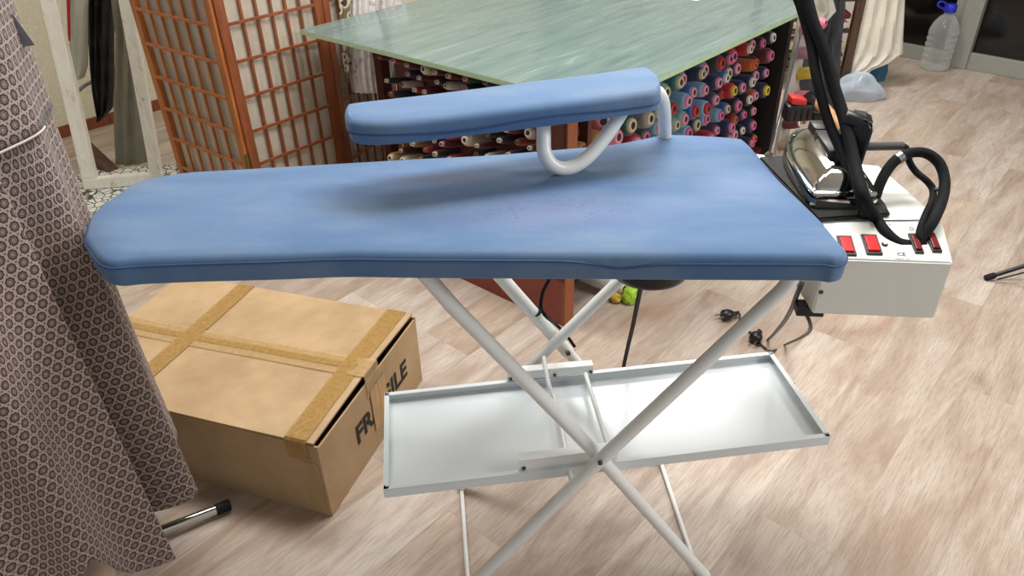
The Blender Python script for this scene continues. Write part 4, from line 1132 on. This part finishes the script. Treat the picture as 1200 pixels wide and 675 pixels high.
# ------------------------------------------------------------------ folding screen
HP = ony(271, 100, 2.62); HP.z = 0.012
def az_dir(x, y):
    r = ray(x, y); v = Vector((r.x, r.y, 0)).normalized(); return v
def meet(P, d, w, far=True):
    b_ = P.dot(d); disc = max(0, b_ * b_ - P.length_squared + w * w); t = b_ + (math.sqrt(disc) if far else -math.sqrt(disc)); return d * t
Pxy = Vector((HP.x, HP.y, 0))
Q1 = meet(Pxy, az_dir(183, 100), 0.545); S1 = meet(Pxy, az_dir(391, 100), 0.43)
sc_ = thing('folding_screen', HP, 'folding wooden lattice screen with cream cloth behind the ironing table', 'folding screen')
SH = 1.75
def panel(P, Q, wood, inset_=0.001):
    d = (Q - P); w = d.length; d.normalize(); n = Vector((-d.y, d.x, 0))
    if n.y > 0: n = -n                                  # towards the viewer
    def pp_(u, z, k=0): return Vector((P.x, P.y, 0.012)) + d * u + ZZ * z + n * k
    u0, u1 = inset_, w - inset_; sw = 0.036
    bm = B()
    for a_, b_ in ((u0, u0 + sw), (u1 - sw, u1)): abox(bm, pp_((a_ + b_) / 2, SH / 2), d, n, ZZ, sw / 2, 0.011, SH / 2, 0.002)
    abox(bm, pp_((u0 + u1) / 2, 0.06), d, n, ZZ, (u1 - u0) / 2 - sw, 0.0105, 0.03, 0.002); abox(bm, pp_((u0 + u1) / 2, SH - 0.03), d, n, ZZ, (u1 - u0) / 2 - sw, 0.0105, 0.03, 0.002)
    pf = build('panel_frame', bm, wood, sc_)
    bm = B()
    for k in range(1, 6):
        u = u0 + sw + (u1 - u0 - 2 * sw) * k / 6; abox(bm, pp_(u, SH / 2, 0.002), d, n, ZZ, 0.0045, 0.004, SH / 2 - 0.05)
    z = 0.19
    while z < SH - 0.1:
        abox(bm, pp_((u0 + u1) / 2, z, 0.008), d, n, ZZ, (u1 - u0) / 2 - sw + 0.002, 0.004, 0.005); z += 0.128
    build('lattice', bm, wood, pf)
    bm = B(); nu, nz = 30, 20; g = []
    for i in range(nu + 1):
        g.append([pp_(u0 + sw * 0.6 + (u1 - u0 - sw * 1.2) * i / nu, 0.06 + (SH - 0.1) * j / nz, -0.010 - 0.004 * math.sin(i * 1.3 + 0.3 * j) ) for j in range(nz + 1)])
    fr_ = [[bm.verts.new(p) for p in r] for r in g]; bk = [[bm.verts.new(p - n * 0.002) for p in r] for r in g]
    for i in range(nu):
        for j in range(nz):
            bm.faces.new((fr_[i][j], fr_[i + 1][j], fr_[i + 1][j + 1], fr_[i][j + 1])); bm.faces.new((bk[i][j], bk[i][j + 1], bk[i + 1][j + 1], bk[i + 1][j]))
    build('cloth_panel', bm, M['cloth'], pf, smooth=True)
panel(Pxy, Q1, M['shoji']); panel(Pxy, S1, M['shoji2'])
S2 = S1 + (GA * 0.12 - GB * 0.38)
S2 = S1 + Vector((0.42, 0.90, 0)).normalized() * 0.43
panel(S1, S2, M['shoji2'])
for z in (0.35, 1.2):
    bm = B(); lathe(bm, [(0.010, -0.03), (0.010, 0.03)], Vector((Pxy.x, Pxy.y, z)) + Vector((0.0, -0.016, 0)), ZZ, 10); build('hinge', bm, simple('brass_hinge', rgb(120, 100, 60), 0.4, 0.8), sc_)

# ------------------------------------------------------------------ lace and scarf hanging beside the screen
LY = 3.05
hang('scarf', [(395, 410, -25), (397, 411, 0), (398, 409, 40), (402, 410, 75), (404, 409, 96)], LY - 0.05, 0.02, M['scarf'], 'narrow paisley scarf hanging at the screen edge left of the lace', 'scarf', 2, 0.3)
hang('lace_curtain', [(408, 442, -25), (408, 440, 0), (408, 440, 50), (409, 445, 90), (413, 447, 108)], LY, 0.03, M['lace'], 'white lace piece hanging left of the thread rack, the longest one', 'lace', 5, 0.5)
hang('lace_curtain', [(441, 474, -25), (440, 474, 0), (441, 474, 50), (444, 470, 88), (448, 462, 97)], LY + 0.14, 0.04, M['lace'], 'greyer lace piece hanging behind the table corner, right of the longest', 'lace', 4, 0.5, 1.0)

# ------------------------------------------------------------------ right background: shelf with fabrics, sheet, bag, bottle, tool
SY = 4.2
hang('charcoal_cloth', [(950, 990, -20), (946, 990, 10), (935, 986, 45), (931, 984, 75), (938, 984, 105), (946, 985, 135), (952, 986, 150)], 3.55, 0.10, M['greycloth'], 'charcoal cloth draped behind the black hoses', 'cloth', 4, 0.3)
hang('pale_cloth', [(946, 974, -20), (946, 976, 0), (950, 979, 12), (946, 968, 24), (944, 958, 34)], 3.42, 0.08, M['whitepanel'], 'pale cloth bundle lying over the charcoal cloth beside the hoses', 'cloth', 2, 0.3)
sx0 = onz(986, 104, 0); 
su_ = thing('shelf_unit', sx0, 'brown wooden shelf unit stacked with folded fabrics by the white sheet', 'shelf')
pt0 = ony(986, 100, sx0.y); pt1 = ony(1012, -8, sx0.y); 
PSH = 1.9
bm = B(); abox(bm, sx0 + ZZ * PSH / 2, (1, 0, 0), (0, 1, 0), ZZ, 0.022, 0.022, PSH / 2, 0.003); build('post', bm, M['brownwood'], su_)
bm = B(); abox(bm, sx0 + Vector((-0.45, 0.35, PSH / 2)), (1, 0, 0), (0, 1, 0), ZZ, 0.022, 0.022, PSH / 2, 0.003); build('post', bm, M['brownwood'], su_)
shz = (0.12, 0.33, 0.50)
for z in shz:
    bm = B(); abox(bm, sx0 + Vector((-0.25, 0.17, z)), (1, 0, 0), (0, 1, 0), ZZ, 0.23, 0.17, 0.01, 0.002); build('shelf_board', bm, M['brownwood'], su_)
def folded(z, h, c, rough, label, w=0.15, dx=0.0):
    cpt = sx0 + Vector((-0.19 + dx, 0.06, z + h / 2)); bm = B(); n = 14; rings = []
    for k in range(n):
        a = 2 * PI * k / n
        rings.append((math.copysign(abs(math.cos(a)) ** 0.5, math.cos(a)), math.copysign(abs(math.sin(a)) ** 0.5, math.sin(a))))
    R = []
    for i in range(9):
        x = -w + 2 * w * i / 8; s = 1 - 0.35 * abs(i / 4 - 1) ** 4
        R.append([cpt + Vector((x, p * 0.11 * s, q * h / 2 * s + 0.004 * math.sin(i * 1.7 + p * 4))) for p, q in rings])
    loft(bm, R)
    tag(build('folded_fabric', bm, simple('fabric_' + label.split()[0], c, rough, var=0.15, nscale=20, bump=0.3), root=cpt - ZZ * h / 2, smooth=True), label, 'fabric', 'folded fabrics on the brown shelf')
folded(0.131, 0.05, rgb(80, 60, 52), 0.9, 'brown folded fabric on the lowest board of the brown shelf')
folded(0.182, 0.04, rgb(40, 84, 66), 0.9, 'green folded fabric under the cream ones on the shelf')
folded(0.223, 0.06, rgb(206, 186, 144), 0.9, 'cream folded fabric in the middle of the brown shelf')
folded(0.341, 0.05, rgb(214, 206, 186), 0.9, 'white folded fabric on the middle board of the shelf')
folded(0.392, 0.05, rgb(110, 24, 40), 0.9, 'burgundy folded fabric above the white one on the shelf')
folded(0.511, 0.055, rgb(136, 136, 140), 0.9, 'grey folded fabric on the top shelf board')
folded(0.567, 0.05, rgb(176, 100, 70), 0.9, 'terracotta folded fabric on the grey one')
folded(0.618, 0.10, rgb(128, 26, 40), 0.9, 'red folded fabric topmost of the shelf stack')
hang('white_sheet', [(1010, 1062, -25), (1006, 1060, 0), (1003, 1059, 20), (999, 1058, 45), (995, 1058, 62), (993, 1044, 72), (994, 1022, 80), (994, 1006, 93)], sx0.y + 0.02, 0.10, M['sheet'], 'white cotton sheet draped over the shelf end by the glass door', 'sheet', 4, 0.25)
bc = onz(1021, 99, 0.0)
hang('blue_cloth', [(1012, 1040, 74), (1008, 1040, 82), (1010, 1036, 92), (1012, 1030, 97)], sx0.y + 0.14, 0.10, M['denim'], 'blue cloth peeping out below the white sheet', 'cloth', 2, 0.2)
# plastic bag
bg = onz(1008, 117, 0.0)
bm = B(); bmesh.ops.create_icosphere(bm, subdivisions=4, radius=1.0)
for v in bm.verts:
    n = v.co.copy(); w = 1 + 0.10 * math.sin(n.x * 5 + 1) * math.sin(n.y * 4 + n.z * 3) + 0.03 * math.sin(n.x * 11 + n.y * 9)
    z = max(-0.0, n.z * 0.10 * w + 0.045 * (1 - abs(n.x)))
    v.co = bg + Vector((n.x * 0.15 * w, n.y * 0.10 * w + 0.05, z))
tag(build('plastic_bag', bm, M['bag'], root=bg, smooth=True), 'crumpled pale plastic bag on the floor below the white sheet', 'bag')
# water bottle
bt = onz(1094, 80, 0.0)
bo = thing('water_bottle', bt, 'large empty clear water bottle with blue cap by the glass door', 'bottle')
prof = [(0.05, 0.001), (0.078, 0.004), (0.084, 0.02), (0.084, 0.05)]
for k in range(5):
    z = 0.06 + k * 0.034; prof += [(0.080, z), (0.080, z + 0.006), (0.085, z + 0.014), (0.085, z + 0.026)]
prof += [(0.083, 0.235), (0.070, 0.275), (0.045, 0.310), (0.026, 0.328), (0.024, 0.35)]
bm = B(); lathe(bm, prof, bt, ZZ, 32); build('bottle_body', bm, M['pet'], bo, smooth=True)
bm = B(); lathe(bm, [(0.033, 0.338), (0.035, 0.342), (0.035, 0.378), (0.031, 0.384)], bt, ZZ, 24); cp = build('cap', bm, M['bluecap'], bo, smooth=True)
bm = B(); tube(bm, smooth_path([bt + Vector((-0.030 , -0.01, 0.352)), bt + Vector((-0.062, -0.012, 0.366)), bt + Vector((-0.088, -0.012, 0.380)), bt + Vector((-0.082, -0.012, 0.402)), bt + Vector((-0.055, -0.012, 0.398)), bt + Vector((-0.030, -0.01, 0.378))], 5), 0.006, 8); build('carry_loop', bm, M['bluecap'], cp, smooth=True)
# black and red tool with wooden handle on a post
ty = 2.35
tf = ony(953, 168, ty); tf = Vector((tf.x, tf.y, 0))
tl = thing('fabric_cutter', tf, 'black tool with red top and wooden handle on a black post behind the iron', 'tool')
pt_ = ony(953, 132, ty)
bm = B(); abox(bm, Vector((tf.x, tf.y, pt_.z / 2)), (1, 0, 0), (0, 1, 0), ZZ, 0.020, 0.008, pt_.z / 2 , 0.002); abox(bm, tf + ZZ * 0.006, (1, 0, 0), (0, 1, 0), ZZ, 0.07, 0.06, 0.006, 0.002); build('post', bm, M['black'], tl)
hc = ony(934, 130, ty); dx = (ony(950, 128, ty) - ony(918, 130, ty)).normalized()
bm = B(); abox(bm, hc, dx, (0, 1, 0), dx.cross(Vector((0, 1, 0))), 0.042, 0.03, 0.028, 0.008)
for k in range(4): abox(bm, hc + dx * (-0.03 + 0.02 * k) + Vector((0, -0.03, -0.004)), dx, (0, 1, 0), ZZ, 0.005, 0.004, 0.018, 0.001)
build('tool_body', bm, M['black'], tl, smooth=True)
hc2 = ony(934, 117, ty)
bm = B(); abox(bm, hc2, (dx + Vector((0, 0, -0.2))).normalized(), (0, 1, 0), dx.cross(Vector((0, 1, 0))), 0.026, 0.025, 0.012, 0.005); build('red_cover', bm, M['red'], tl, smooth=True)
bm = B(); rod(bm, ony(946, 113, ty), ony(957, 124, ty), 0.022, 16); build('collar', bm, M['black'], tl, smooth=True)
bm = B(); tube(bm, smooth_path([ony(955, 118, ty), ony(963, 124, ty - 0.02), ony(978, 140, ty - 0.06), ony(990, 155, ty - 0.1)], 4), lambda u: 0.022 - 0.008 * u, 14); build('wooden_handle', bm, M['woodhandle'], tl, smooth=True)

# tripod foot at the right edge
f0_ = onz(1158, 325, 0.011)
tp_ = thing('tripod_stand', Vector((f0_.x, f0_.y, 0)), 'black tripod stand leg reaching in at the right edge of the floor', 'tripod')
g1 = ony(1215, 307, f0_.y - 0.02); g2 = f0_ + (g1 - f0_) * 4.0
bm = B(); tube(bm, [f0_, g2], 0.0075, 12); build('leg', bm, M['black'], tp_, smooth=True)
bm = B(); dv = (g1 - f0_).normalized(); tube(bm, [f0_ - dv * 0.012, f0_ - dv * 0.006, f0_ + dv * 0.018, f0_ + dv * 0.024], lambda u: 0.0115 if 0.1 < u < 0.9 else 0.009, 12); build('rubber_foot', bm, M['rubber'], tp_, smooth=True)
bm = B(); rod(bm, f0_ + dv * 0.02 + Vector((0, -0.02, -0.004)), g1 + (g1 - f0_) * 1.2 + Vector((0, -0.02, -0.03)), 0.003, 8); build('brace', bm, M['black'], tp_, smooth=True)
